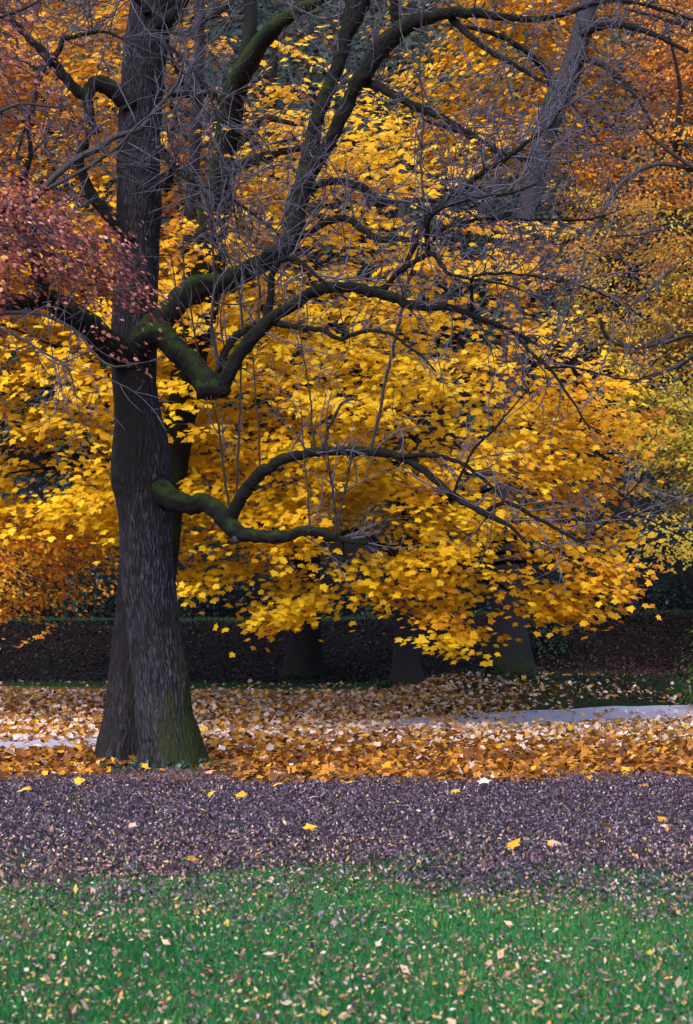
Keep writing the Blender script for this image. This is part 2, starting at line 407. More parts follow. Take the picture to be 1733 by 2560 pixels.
# ------------------------------------------------------------------ branches and twigs
def grow(start, d, length, r0, r1, seg, wob, up, r):
    n = max(3, int(length / seg)); pts = [np.asarray(start, float)]; d = nrm(np.asarray(d, float)); acc = r.normal(size=3) * wob
    for i in range(n):
        acc = acc * .75 + r.normal(size=3) * wob * .5
        d = nrm(d + acc + np.array([0, 0, up * (i / n)])); pts.append(pts[-1] + d * length / n)
    return np.array(pts), np.linspace(r0, r1, n + 1)
def twiggery(bag, pts, rad, r, n1, l1=(.5, 1.5), n2=(3, 7), l2=(.2, .6), t0=.15, rt=.0092, up=.07, bias=(0, 0, 0), lat=1.0):
    """side shoots along a branch, each with its own twigs"""
    T = nrm(np.gradient(pts, axis=0)); m = len(pts)
    for _ in range(int(n1 * .58 + .5)):
        i = int(np.clip((t0 + (1 - t0) * r.random() ** .8) * m, 0, m - 1))
        d = nrm(T[i] * r.uniform(.2, .9) + nrm(r.normal(size=3)) * lat + np.array(bias) + np.array([0, 0, .15]))
        L = r.uniform(*l1) * 1.2; rr = min(rad[i] * .6, rt * r.uniform(.8, 1.5))
        a, ra = grow(pts[i], d, L, rr, .0038, .09, .15, up, r)
        tube(bag, a, ra, 4)
        for _ in range(r.integers(*n2)):
            j = int(r.uniform(.2, .98) * (len(a) - 1)); t2 = nrm(a[min(j + 1, len(a) - 1)] - a[max(j - 1, 0)])
            d2 = nrm(t2 * .8 + nrm(r.normal(size=3)) * .75)
            b_, rb = grow(a[j], d2, r.uniform(*l2), max(.0056, ra[j] * .6), .0032, .07, .17, up * 2.2, r)
            tube(bag, b_, rb, 3)
def traced(tr, Y0, Y1=None, curve=None):
    """photo trace (px, py, width px) at a depth running Y0..Y1 -> world points, radii"""
    n = len(tr); Y1 = Y0 if Y1 is None else Y1
    Ys = np.linspace(Y0, Y1, n)
    return np.array([P(a[0], a[1], y) for a, y in zip(tr, Ys)]), np.array([a[2] * y / F / 2 for a, y in zip(tr, Ys)])
def branch(tree, org, tr, Y0, Y1, mat='limb', moss=.0, sides=12, lump=.18, step=.03, tw=None, seed=None, name='branch', jag=.012):
    s = rng.uniform(0, 50) if seed is None else seed
    p, ra = traced(tr, Y0, Y1); p, ra = resample(p, ra, step)
    k = np.arange(len(p)); w = np.sin(np.pi * k / max(len(p) - 1, 1))[:, None] * np.clip(1, 0, 1)
    off = np.stack([fbm(k * .35 + s, k * 0., 1.1, 2) - .5, fbm(k * .2 + s, k * 0., 5.1, 2) - .5, fbm(k * .35 + s, k * 0., 9.1, 2) - .5], -1)
    p = p + off * w * np.minimum(jag * 4, ra[:, None] * 1.2 + .01)
    bg_ = Bag(); tube(bg_, p, ra, sides, lump, moss, seed=s)
    o = add(name, bg_.mesh(name, M[mat], True, org), tree)
    if tw:
        tb = Bag(); twiggery(tb, p, ra, rng, **tw)
        add('twigs', tb.mesh('twigs', M['twig'], False, org), o, kind='stuff')
    return o, p, ra

# ================================================================== THE TWO DARK TREES
TY = 20.0
org = np.array([*P(428, 1900, TY)[:2], 0]); org[2] = ground(org[0], org[1])
dark = thing('bare_tree', org, 'big dark bare tree with mossy elbowed limbs, ivy at its foot', 'tree')
tr = [(432, 1945, 200), (430, 1905, 190), (424, 1850, 162), (410, 1790, 150), (403, 1700, 141), (386, 1600, 133), (377, 1500, 133), (368, 1400, 132), (362, 1300, 133),
      (356, 1240, 141), (351, 1200, 157), (350, 1150, 156), (351, 1100, 144), (346, 1050, 122), (342, 1000, 110), (340, 950, 104), (336, 900, 112), (334, 866, 110), (333, 840, 78), (333, 826, 40)]
p, ra = traced(tr, TY); ra *= .95; p[:, 1] += np.linspace(0, .1, len(p)); p, ra = resample(p, ra, .028)
def flare_f(L, th):
    k = np.exp(-L / .45)
    return 1 + k * (.10 * np.cos(3 * th + .6) + .07 * np.cos(5 * th + 2.0)) + .02 * np.cos(2 * th + L)
def stain_f(v, d):
    hz = v[..., 2]; x = v[..., 0]; n1 = fbm(v[..., 0] * 5, v[..., 1] * 5, v[..., 2] * 1.2, 3)
    ax = np.interp(hz, [0, 1.2, 2.3, 3.8, 5.4], [-2.2, -2.42, -2.5, -2.63, -2.68])
    column = sm(3.0, 3.9, hz + (n1 - .5)) * (1 - sm(.13, .27, np.abs(x - ax + .03) + (n1 - .5) * .18))
    band = sm(.55, .8, n1) * sm(2.9, 3.3, hz) * (1 - sm(3.6, 4.0, hz))
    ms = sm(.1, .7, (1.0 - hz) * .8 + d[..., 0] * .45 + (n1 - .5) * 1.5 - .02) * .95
    ms = np.maximum(ms, sm(.55, .9, d[..., 0] + (n1 - .5) * 1.4) * .5 * sm(1.0, .0, np.abs(hz - 1.2)))  # edge occlusion painted as a dark mossy tint on the right side
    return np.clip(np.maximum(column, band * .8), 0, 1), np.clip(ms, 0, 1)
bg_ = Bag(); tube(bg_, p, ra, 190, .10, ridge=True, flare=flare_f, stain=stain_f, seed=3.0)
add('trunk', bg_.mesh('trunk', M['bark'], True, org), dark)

TW = dict(n1=10)
# left limb, with its upright
_, pL1, rL1 = branch(dark, org, [(338, 896, 95), (300, 882, 84), (265, 859, 72), (221, 816, 64), (171, 781, 56), (122, 752, 50), (55, 758, 44), (0, 766, 40), (-70, 768, 34), (-190, 730, 25), (-330, 660, 12)],
       TY, TY - 1.4, moss=.9, sides=30, lump=.22, tw=dict(n1=16, l1=(.4, 1.3), bias=(0, -.1, .3)))
branch(dark, org, [(108, 748, 40), (100, 690, 32), (80, 615, 26), (72, 540, 22), (60, 460, 18), (76, 380, 13), (66, 300, 8)], TY - .9, TY - .7, moss=.3, tw=dict(n1=24, l1=(.4, 1.2)))
# upper right limb that climbs out of the frame
_, pL2, rL2 = branch(dark, org, [(340, 880, 80), (372, 838, 72), (412, 792, 62), (459, 740, 58), (498, 717, 55), (553, 707, 50), (600, 688, 47), (652, 661, 45), (697, 636, 43), (724, 600, 46), (736, 555, 51), (746, 500, 48), (766, 442, 43),
       (780, 354, 38), (796, 288, 36), (824, 216, 35), (852, 138, 36), (870, 66, 36), (880, 0, 34), (892, -110, 30), (900, -300, 20)], TY, TY + 1.2, moss=.95, sides=30, lump=.22, tw=dict(n1=90, l1=(.5, 1.8), n2=(4, 9), bias=(.1, -.2, 0)))
branch(dark, org, [(764, 452, 38), (790, 410, 36), (814, 372, 34), (837, 330, 34), (870, 254, 33), (897, 205, 37), (935, 149, 44), (974, 100, 46), (1007, 72, 40), (1057, 50, 32), (1128, 33, 25), (1195, 34, 21), (1289, 47, 17), (1361, 47, 14),
       (1427, 28, 12), (1516, 3, 10), (1610, 11, 8), (1733, 50, 6)], TY + .8, TY - .6, moss=.5, sides=22, lump=.2, tw=dict(n1=80, l1=(.5, 1.7), n2=(4, 9), bias=(.1, -.2, -.2)))
branch(dark, org, [(900, 205, 26), (935, 212, 24), (974, 232, 21), (1023, 260, 19), (1084, 284, 16), (1140, 315, 14), (1195, 345, 11), (1239, 378, 8), (1275, 430, 5)], TY + .6, TY - .8, tw=dict(n1=44, l1=(.4, 1.3), n2=(4, 8)))
branch(dark, org, [(1128, 45, 18), (1173, 88, 15), (1217, 122, 13), (1261, 149, 12), (1328, 188, 10), (1388, 221, 8), (1444, 276, 6), (1490, 340, 4)], TY + .1, TY - 1.2, tw=dict(n1=40, l1=(.4, 1.3), n2=(4, 8)))
branch(dark, org, [(866, 90, 30), (905, 30, 26), (925, -40, 22), (960, -160, 14)], TY + 1, TY + .5, tw=dict(n1=26, l1=(.5, 1.5)))
branch(dark, org, [(1000, 75, 26), (985, 20, 24), (990, -60, 18), (1010, -180, 10)], TY + .3, TY, tw=dict(n1=16, l1=(.5, 1.3)))
branch(dark, org, [(742, 585, 24), (769, 584, 17), (818, 553, 18), (866, 544, 18), (902, 572, 18), (946, 597, 17), (1007, 597, 14), (1045, 606, 11), (1090, 625, 8)], TY + .6, TY - .5, tw=dict(n1=30, l1=(.4, 1.2), n2=(4, 8)))
branch(dark, org, [(752, 492, 20), (800, 462, 18), (850, 456, 19), (905, 470, 20), (930, 500, 26), (962, 505, 30), (975, 500, 14)], TY + .7, TY + .9, moss=.5, tw=dict(n1=16))
branch(dark, org, [(962, 505, 12), (1010, 505, 11), (1060, 500, 10), (1120, 505, 9), (1170, 530, 7), (1210, 560, 5)], TY + .8, TY, tw=dict(n1=16))
# elbow limb
branch(dark, org, [(345, 880, 66), (372, 850, 58), (402, 838, 54), (431, 868, 56), (470, 903, 56), (500, 934, 56), (518, 958, 68), (520, 976, 58)], TY - .1, TY - .9, moss=1.5, sides=32, lump=.16)
branch(dark, org, [(492, 975, 44), (525, 974, 46), (556, 975, 42), (573, 976, 22)], TY - .9, TY - .9, moss=1.0, sides=14, lump=.15)
_, pL3, rL3 = branch(dark, org, [(556, 984, 38), (566, 946, 36), (597, 888, 35), (625, 853, 35), (664, 809, 33), (697, 781, 29), (747, 753, 28), (785, 731, 28), (824, 719, 28), (870, 718, 28), (918, 726, 27), (974, 740, 25), (1029, 762, 22), (1084, 769, 20),
       (1128, 770, 17), (1162, 781, 16), (1217, 803, 13), (1272, 825, 11), (1327, 853, 8), (1352, 866, 5)], TY - .9, TY - 1.9, moss=.55, sides=20, tw=dict(n1=64, l1=(.3, 1.3), n2=(3, 8), bias=(.15, 0, .25)))
branch(dark, org, [(545, 975, 30), (550, 930, 24), (557, 890, 22), (581, 853, 20), (608, 831, 18), (650, 806, 14)], TY - .85, TY - .7, moss=.3, tw=dict(n1=16, l1=(.5, 1.6), bias=(-.2, 0, .6)))
branch(dark, org, [(664, 808, 24), (675, 748, 19), (680, 704, 17), (691, 665, 17), (713, 648, 16), (747, 654, 12), (780, 680, 9), (810, 704, 7), (870, 750, 5)], TY - 1.1, TY - 1.6, tw=dict(n1=26))
branch(dark, org, [(680, 806, 18), (747, 820, 14), (802, 825, 12), (852, 847, 12), (896, 831, 10), (940, 828, 9), (985, 839, 8), (1018, 864, 7), (1057, 892, 6), (1090, 930, 4)], TY - 1.1, TY - 2.0, moss=.3, tw=dict(n1=14, l1=(.2, .7)))
branch(dark, org, [(957, 726, 15), (990, 687, 14), (1018, 665, 13), (1057, 643, 13), (1084, 635, 13), (1106, 665, 12), (1128, 687, 10), (1190, 700, 7), (1290, 720, 5), (1370, 760, 4)], TY - 1.4, TY - 2.3, tw=dict(n1=34, l1=(.3, 1.1), bias=(.2, 0, .1)))
branch(dark, org, [(1005, 680, 14), (1029, 632, 13), (1045, 593, 14), (1062, 550, 15), (1095, 520, 14), (1150, 476, 14), (1189, 442, 13), (1239, 415, 13), (1283, 387, 12), (1322, 354, 10), (1377, 315, 8), (1405, 271, 6), (1438, 232, 4)], TY - 1.5, TY - 2.2, tw=dict(n1=80, l1=(.4, 1.5), n2=(4, 9), bias=(.2, 0, 0)))
branch(dark, org, [(1070, 640, 12), (1068, 590, 13), (1070, 553, 12), (1100, 525, 10), (1167, 500, 9), (1222, 492, 8), (1283, 481, 7), (1344, 459, 5)], TY - 1.6, TY - 2.6, tw=dict(n1=34, l1=(.4, 1.2)))
branch(dark, org, [(1085, 600, 9), (1106, 575, 9), (1151, 558, 9), (1206, 547, 8), (1283, 547, 7), (1388, 550, 6), (1482, 547, 5), (1560, 520, 3)], TY - 1.6, TY - 2.6, tw=dict(n1=30, l1=(.4, 1.2)))
branch(dark, org, [(1162, 781, 12), (1178, 770, 11), (1180, 726, 9), (1183, 693, 8), (1240, 684, 7), (1305, 687, 6), (1416, 707, 6), (1482, 726, 5), (1554, 759, 4), (1610, 798, 3)], TY - 1.6, TY - 2.8, tw=dict(n1=36, l1=(.3, 1.1), bias=(.2, 0, .1)))
branch(dark, org, [(1283, 831, 9), (1327, 881, 8), (1372, 919, 8), (1405, 964, 7), (1438, 1013, 6), (1466, 1058, 5), (1504, 1080, 3)], TY - 1.8, TY - 2.6, tw=dict(n1=14, l1=(.3, 1.0), bias=(.2, 0, .3)))
branch(dark, org, [(1362, 920, 7), (1430, 918, 6), (1500, 935, 5), (1580, 950, 4), (1650, 930, 3)], TY - 1.9, TY - 2.5, tw=dict(n1=10, l1=(.3, .9)))
# lower limb, its arch and sprouts
branch(dark, org, [(338, 1196, 112), (356, 1206, 104), (376, 1217, 84), (395, 1228, 63), (431, 1250, 52), (476, 1262, 45), (514, 1259, 43), (548, 1283, 43), (575, 1316, 45), (597, 1335, 38), (636, 1339, 31), (675, 1345, 29), (713, 1341, 28), (763, 1327, 24), (802, 1332, 20), (863, 1350, 16), (918, 1356, 11)],
       TY + .22, TY - 1.6, moss=1.2, sides=30, lump=.24, tw=dict(n1=12, l1=(.2, .8), t0=.6, bias=(0, 0, .5)))
branch(dark, org, [(588, 1334, 30), (592, 1345, 24), (593, 1348, 22)], TY - .72, TY - .86, mat='far_bark', sides=14, lump=.05, name='sawn_stub')
_, pL4, rL4 = branch(dark, org, [(572, 1305, 38), (586, 1277, 32), (608, 1238, 31), (636, 1200, 29), (675, 1167, 27), (719, 1146, 24), (774, 1132, 23), (870, 1129, 23), (929, 1130, 22), (985, 1138, 20), (1023, 1153, 19), (1068, 1184, 19), (1101, 1211, 18), (1140, 1244, 18), (1178, 1266, 18),
       (1211, 1283, 16), (1250, 1302, 13), (1283, 1321, 10), (1316, 1360, 5)], TY - .6, TY - 2.2, moss=.45, sides=20, tw=dict(n1=26, l1=(.2, 1.0), bias=(.1, 0, .5)))
branch(dark, org, [(1205, 1284, 12), (1256, 1258, 11), (1294, 1266, 11), (1333, 1291, 10), (1377, 1313, 9), (1427, 1341, 8), (1458, 1350, 6), (1499, 1319, 6), (1532, 1294, 6), (1549, 1261, 6), (1593, 1211, 5), (1621, 1172, 3)], TY - 1.8, TY - 2.6, tw=dict(n1=30, l1=(.3, 1.2), bias=(.15, 0, .2)))
branch(dark, org, [(1540, 1285, 5), (1600, 1290, 5), (1660, 1318, 4), (1733, 1356, 4)], TY - 2.4, TY - 2.6, tw=dict(n1=6, l1=(.2, .7)))
branch(dark, org, [(1000, 1142, 13), (1073, 1138, 11), (1134, 1150, 10), (1173, 1170, 9), (1217, 1205, 8), (1245, 1233, 6), (1262, 1262, 4)], TY - 1.5, TY - 2.2, tw=dict(n1=16, l1=(.3, 1.0)))
branch(dark, org, [(1134, 1238, 8), (1150, 1190, 7), (1189, 1119, 7), (1228, 1080, 6), (1272, 1030, 5), (1333, 958, 3)], TY - 1.8, TY - 2.3, tw=dict(n1=10, l1=(.3, .8)))
for t_, y0 in (([(927, 1124, 10), (946, 1047, 10), (968, 936, 9), (996, 814, 9), (1023, 698, 8), (1048, 620, 6)], TY - 1.3), ([(1052, 600, 8), (1060, 520, 7), (1052, 400, 6), (1058, 300, 6), (1050, 150, 5), (1060, -20, 4)], TY - 1.7),
               ([(812, 1122, 12), (820, 1075, 10), (838, 1035, 9), (860, 1005, 7), (885, 998, 5)], TY - 1.1), ([(788, 1126, 7), (780, 1060, 6), (775, 990, 5), (760, 900, 4), (748, 820, 3)], TY - 1.1),
               ([(547, 925, 10), (531, 809, 9), (536, 698, 8), (530, 588, 6), (518, 480, 4)], TY - .9), ([(608, 832, 8), (597, 726, 7), (570, 643, 6), (531, 560, 5), (505, 470, 4)], TY - .9),
               ([(577, 1290, 8), (560, 1178, 7), (547, 1069, 6), (527, 990, 4)], TY - .7), ([(592, 1264, 7), (594, 1150, 6), (600, 1019, 5), (604, 892, 4)], TY - .7), ([(650, 1190, 6), (648, 1100, 5), (640, 1000, 4), (632, 890, 3)], TY - .8),
               ([(470, 885, 6), (455, 800, 5), (440, 720, 4), (428, 640, 3)], TY - .6), ([(840, 1340, 8), (836, 1250, 7), (822, 1170, 6), (818, 1100, 4)], TY - 1.5), ([(838, 1335, 8), (858, 1240, 7), (872, 1180, 6), (880, 1140, 5)], TY - 1.5),
               ([(775, 1330, 6), (770, 1240, 5), (760, 1130, 4), (752, 1010, 3)], TY - 1.4), ([(500, 920, 6), (480, 790, 5), (462, 690, 4), (458, 590, 3)], TY - .7), ([(640, 850, 6), (650, 740, 5), (640, 640, 4), (655, 520, 3)], TY - 1.0)):
    branch(dark, org, t_, y0, y0 - .25, mat='sprout', sides=6, lump=.08, tw=dict(n1=7, l1=(.15, .6), n2=(1, 4), bias=(0, 0, .4)), name='sprout')

# rear tree: tall straight stem close behind the first
RY = 21.15
org2 = np.array([*P(318, 1860, RY)[:2], 0]); org2[2] = ground(org2[0], org2[1])
rear = thing('bare_tree', org2, 'tall straight dark tree standing close behind the mossy elbowed tree', 'tree')
tr = [(318, 1900, 178), (320, 1865, 165), (326, 1790, 136), (334, 1700, 126), (342, 1600, 118), (350, 1500, 110), (354, 1400, 106), (348, 1200, 108), (339, 1000, 110), (335, 900, 116), (338, 800, 113), (340, 650, 111), (344, 580, 106), (349, 530, 112), (346, 450, 105),
      (348, 350, 105), (353, 250, 105), (362, 150, 105), (372, 80, 107), (384, 0, 110), (396, -150, 96), (415, -400, 74), (430, -620, 46), (438, -760, 20)]
p, ra = traced(tr, RY); p, ra = resample(p, ra, .032)
def rear_tone(v, d):
    hz = v[..., 2]; n1 = fbm(v[..., 0] * 5 + 7, v[..., 1] * 5, hz * 1.2, 3)
    ms = sm(.2, .8, d[..., 0] * .6 + (n1 - .5) * 1.3 + .35) * .7 * (1 - sm(1.5, 2.6, hz)); ms = np.maximum(ms, sm(.5, .8, n1 + .12) * .6 * (1 - sm(.6, 1.4, hz)))
    return np.clip(sm(.56, .74, n1) * .75 * sm(6.5, 8.0, hz + n1) + (.35 + .6 * sm(.3, .6, n1)) * (1 - sm(2.6, 3.8, hz)), 0, .85), ms  # dark blotches high up; lower stem darkened in patches
bg_ = Bag(); tube(bg_, p, ra, 170, .09, ridge=True, flare=flare_f, stain=rear_tone, seed=8.0)
add('trunk', bg_.mesh('trunk', M['bark'], True, org2), rear)
branch(rear, org2, [(330, 600, 44), (300, 566, 36), (262, 528, 31), (227, 481, 27), (206, 437, 25), (203, 395, 22), (215, 360, 18), (226, 325, 10)], RY - .2, RY - .5, moss=1.0, sides=12, tw=dict(n1=18, l1=(.3, 1.2)))
branch(rear, org2, [(330, 262, 50), (305, 248, 44), (276, 222, 42), (243, 208, 36), (222, 222, 32), (214, 240, 30), (190, 224, 27), (166, 199, 25), (133, 160, 23), (105, 127, 21), (61, 83, 17), (0, 20, 13), (-60, -50, 8)], RY - .2, RY - 1.0, moss=.8, sides=12, tw=dict(n1=44, l1=(.4, 1.4), n2=(4, 8)))
branch(rear, org2, [(216, 240, 30), (222, 270, 26), (228, 300, 20), (238, 335, 9)], RY - .55, RY - .6, moss=.3, tw=dict(n1=8, l1=(.2, .7)))
branch(rear, org2, [(128, 150, 16), (150, 122, 13), (160, 95, 12), (185, 92, 10), (235, 80, 9), (275, 82, 7), (310, 100, 5)], RY - .8, RY - 1.4, tw=dict(n1=24, l1=(.3, 1.1)))
branch(rear, org2, [(118, 145, 14), (95, 210, 12), (85, 265, 10), (60, 330, 8), (40, 400, 5)], RY - .85, RY - 1.3, tw=dict(n1=18, l1=(.3, 1.0)))
branch(rear, org2, [(395, 60, 44), (430, 38, 34), (452, 10, 30), (480, -60, 24), (530, -200, 12)], RY - .2, RY - .5, moss=.3, tw=dict(n1=40, l1=(.5, 1.8), n2=(4, 8), bias=(.1, -.1, -.5)))
branch(rear, org2, [(370, 470, 20), (400, 460, 18), (425, 440, 15), (432, 415, 12), (470, 440, 9), (520, 500, 7), (560, 560, 5)], RY - .3, RY - 1.3, tw=dict(n1=34, l1=(.4, 1.3), n2=(4, 8)))
branch(rear, org2, [(360, 320, 14), (395, 360, 11), (430, 420, 10), (480, 450, 9), (560, 490, 8), (640, 540, 7), (700, 590, 6), (745, 640, 4)], RY - .6, RY - 2.0, tw=dict(n1=50, l1=(.4, 1.4), n2=(4, 9)))
branch(rear, org2, [(370, 30, 22), (330, -20, 18), (270, -60, 14), (180, -100, 8)], RY - .3, RY - 1.0, tw=dict(n1=40, l1=(.6, 2.0), n2=(4, 8), bias=(0, -.1, -.6)))
branch(rear, org2, [(392, 100, 12), (440, 130, 9), (510, 210, 8), (545, 300, 7), (560, 400, 6), (585, 520, 5), (600, 600, 4)], RY - .4, RY - 1.8, tw=dict(n1=46, l1=(.4, 1.3), n2=(4, 8)))

exec_later = []

# ================================================================== YELLOW MAPLES
def tree_base(px, py, Y):
    b = P(px, py, Y); b[2] = ground(b[0], b[1]); return b
def simple_trunk(tree, org, tr, Y, mat, sides=28, base_moss=.9, dY=0.0, seed=1.0, moss=0.0):
    p, ra = traced(tr, Y, Y + dY); p[0, 2] = ground(p[0, 0], p[0, 1]) - .08
    p, ra = resample(p, ra, .10)
    def st(v, d):
        hz = v[..., 2] - org[2]; n1 = fbm(v[..., 0] * 4 + seed, v[..., 1] * 4, v[..., 2] * 1.5, 3)
        return np.zeros_like(hz), np.clip(sm(.15, .7, (.75 - hz) + (n1 - .5) * 1.3) * base_moss + moss * sm(-.1, .6, d[..., 0] * -.4 + d[..., 2] * .6 + (n1 - .4) * 1.5), 0, 1)
    fl = lambda L, th: 1 + np.exp(-L / .5) * (.25 + .12 * np.cos(4 * th + seed))
    b = Bag(); tube(b, p, ra, sides, .10, flare=fl, stain=st, seed=seed)
    return add('trunk', b.mesh('trunk', M[mat], True, org), tree), p, ra

YC = 28.5                                            # depth of the middle of the yellow crown
def to_px(pos, Y=YC):
    return CX + pos[:, 0] * F / Y, YH - (pos[:, 2] - H) * F / Y
def wpt(px, py, Y=YC): return P(px, py, Y)
crown_poly = [(-420, 1250), (-150, 1330), (60, 1310), (200, 1335), (300, 1375), (400, 1400), (445, 1490), (520, 1490), (555, 1400), (590, 1470), (650, 1545), (760, 1565), (860, 1545), (900, 1500), (960, 1540), (1060, 1570), (1110, 1640), (1190, 1640), (1215, 1560),
              (1270, 1500), (1340, 1530), (1400, 1560), (1480, 1560), (1530, 1500), (1575, 1430), (1590, 1360), (1560, 1290), (1590, 1200), (1620, 1080), (1560, 980), (1500, 860), (1440, 760), (1400, 640), (1400, 520), (1360, 420), (1260, 330), (1120, 330), (1020, 300),
              (900, 220), (790, 130), (700, 105), (610, 190), (560, 120), (540, -60), (400, -220), (100, -260), (-300, -200), (-600, 100), (-650, 900)]
# polygon in world X,Z at the crown's mid depth; the crown is a rounded body behind and in front of it
poly_w = np.array([[wpt(*q)[0], wpt(*q)[2]] for q in crown_poly])
def edge_dist(x, z, poly):
    d = np.full(x.shape, 1e9); m = len(poly)
    for i in range(m):
        a, b_ = poly[i], poly[(i + 1) % m]; ab = b_ - a
        t = np.clip(((x - a[0]) * ab[0] + (z - a[1]) * ab[1]) / (ab @ ab), 0, 1)
        d = np.minimum(d, np.hypot(x - a[0] - t * ab[0], z - a[1] - t * ab[1]))
    return d
r = np.random.default_rng(5)
n = 10000
c = np.column_stack([r.uniform(-11, 7, n), r.uniform(YC - 4.2, YC + 4.5, n), r.uniform(1.0, 15, n)])
ed = edge_dist(c[:, 0], c[:, 2], poly_w)
half = 4.2 * np.clip(ed / 2.2, 0.02, 1) ** .5
ok = inpoly(c[:, 0], c[:, 2], poly_w) & (np.abs(c[:, 1] - YC) < half)
holes = zone_noise(c[:, 0] * .9, c[:, 2] * 1.5 + c[:, 1] * .3, 1.0, 3.0)
front = np.clip((YC + half - c[:, 1]) / (2 * half), 0, 1)
dens = (.42 + .58 * front) * sm(.26, .48, holes)
dens *= 1 - .72 * sm(5.6, 8.6, c[:, 2] - .25 * c[:, 0] * 0) * sm(-3.2, -1.0, c[:, 0]) * sm(0, .3, c[:, 0] - 1.0 + .0 * c[:, 2])
dens *= 1 - .45 * sm(8.0, 10.0, c[:, 2])
# the gap at the upper left, where the forked trunk and twigs stand, is thinner
qx, qy = to_px(c)
inf = c[:, 1] < 29.6
dens *= 1 - inf * .97 * np.exp(-(((qx - 528) / 105) ** 2 + ((qy - 430) / 330) ** 2) ** 2)
dens *= 1 - .9 * np.exp(-(((qx - 1016) / 60) ** 2 + ((qy - 1560) / 80) ** 2) ** 2)
dens = np.where(~inf & (np.abs(qx - 480) < 260) & (qy < 800), np.maximum(dens, .8), dens)
dens *= 1 - .95 * np.exp(-(((qx - 1262) / 62) ** 2 + ((qy - 1390) / 115) ** 2) ** 2)
cs = c[ok & (r.random(n) < dens * 1.0)]
fringe = []
for x0, x1, y0, y1, k in ((1100, 1190, 1550, 1630, 8), (630, 810, 1490, 1555, 13), (1350, 1500, 1470, 1550, 13), (440, 520, 1420, 1485, 6), (1490, 1570, 1330, 1480, 9), (890, 940, 1440, 1490, 3), (1080, 1120, 1500, 1560, 3), (0, 290, 1240, 1325, 22)):
    for _ in range(k): fringe.append(P(r.uniform(x0, x1), r.uniform(y0, y1), r.uniform(25.8, 28.2)))
cs = np.vstack([cs, fringe])
MA = tree_base(760, 1640, 39.0); MB = tree_base(1016, 1703, 36.0); MC = tree_base(1278, 1690, 37.0)
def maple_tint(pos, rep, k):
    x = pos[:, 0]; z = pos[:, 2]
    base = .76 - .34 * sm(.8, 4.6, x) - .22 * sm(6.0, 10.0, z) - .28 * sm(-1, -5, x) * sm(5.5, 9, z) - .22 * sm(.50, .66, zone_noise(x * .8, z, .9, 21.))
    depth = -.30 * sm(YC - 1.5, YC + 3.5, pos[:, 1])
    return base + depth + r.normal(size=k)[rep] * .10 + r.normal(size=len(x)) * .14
own = cs[:, 0] + .25 * (cs[:, 2] - 4) * 0 < -1.35 + (r.random(len(cs)) - .5) * 1.6
mapA = thing('maple_tree', MA, 'yellow maple standing on the dark bank, its boughs behind the dark trees', 'tree', 'yellow maples')
mapB = thing('maple_tree', MB, 'yellow maple with slender grey trunk and low drooping boughs beyond the path', 'tree', 'yellow maples')
for tree, mk, base, trunk_tr, Y in ((mapA, own, MA, [(760, 1650, 92), (765, 1600, 74), (768, 1540, 66), (770, 1400, 62), (755, 1150, 58), (720, 850, 50), (690, 600, 40), (680, 300, 26), (690, 80, 12)], 39.0),
                                    (mapB, ~own, MB, [(1018, 1706, 78), (1016, 1660, 64), (1014, 1560, 56), (1011, 1480, 51), (1004, 1350, 48), (990, 1150, 44), (985, 900, 38), (1000, 650, 28), (1010, 450, 16), (1015, 340, 8)], 36.0)):
    c_ = cs[mk]
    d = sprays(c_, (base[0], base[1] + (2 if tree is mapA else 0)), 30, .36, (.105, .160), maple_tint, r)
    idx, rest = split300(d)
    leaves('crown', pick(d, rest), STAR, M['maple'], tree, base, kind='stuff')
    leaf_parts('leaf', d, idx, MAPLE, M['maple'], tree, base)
    _, p, ra = simple_trunk(tree, base, trunk_tr, Y, 'far_bark' if tree is mapB else 'limb', seed=base[0], base_moss=.5 if tree is mapB else .1)
    # boughs reach from the stem out into the crown
    sel = c_[r.permutation(len(c_))[:26]]
    for e in sel:
        zz = max(base[2] + 2.0, e[2] - r.uniform(.2, 2.0)); k = int(np.argmin(np.abs(p[:, 2] - zz))); s0 = p[k]
        mid = s0 * .5 + e * .5 + np.array([0, 0, r.uniform(.1, .7)]) + r.normal(size=3) * .25
        m1 = s0 * .78 + mid * .22 + np.array([0, 0, .25]); m2 = mid * .45 + e * .55 + np.array([0, 0, .18]) + r.normal(size=3) * .15
        q, rq = resample(np.array([s0, m1, mid, m2, e]), np.array([min(ra[k] * .5, .085), .065, .045, .028, .010]), .15)
        b = Bag(); tube(b, q, rq, 7, .2, .4, seed=r.uniform(0, 40)); o = add('branch', b.mesh('branch', M['limb'], True, base), tree)
        tb = Bag(); twiggery(tb, q, rq, r, n1=5, l1=(.5, 1.4), n2=(2, 4), rt=.010, up=.02); add('twigs', tb.mesh('twigs', M['limb'], False, base), o, kind='stuff')

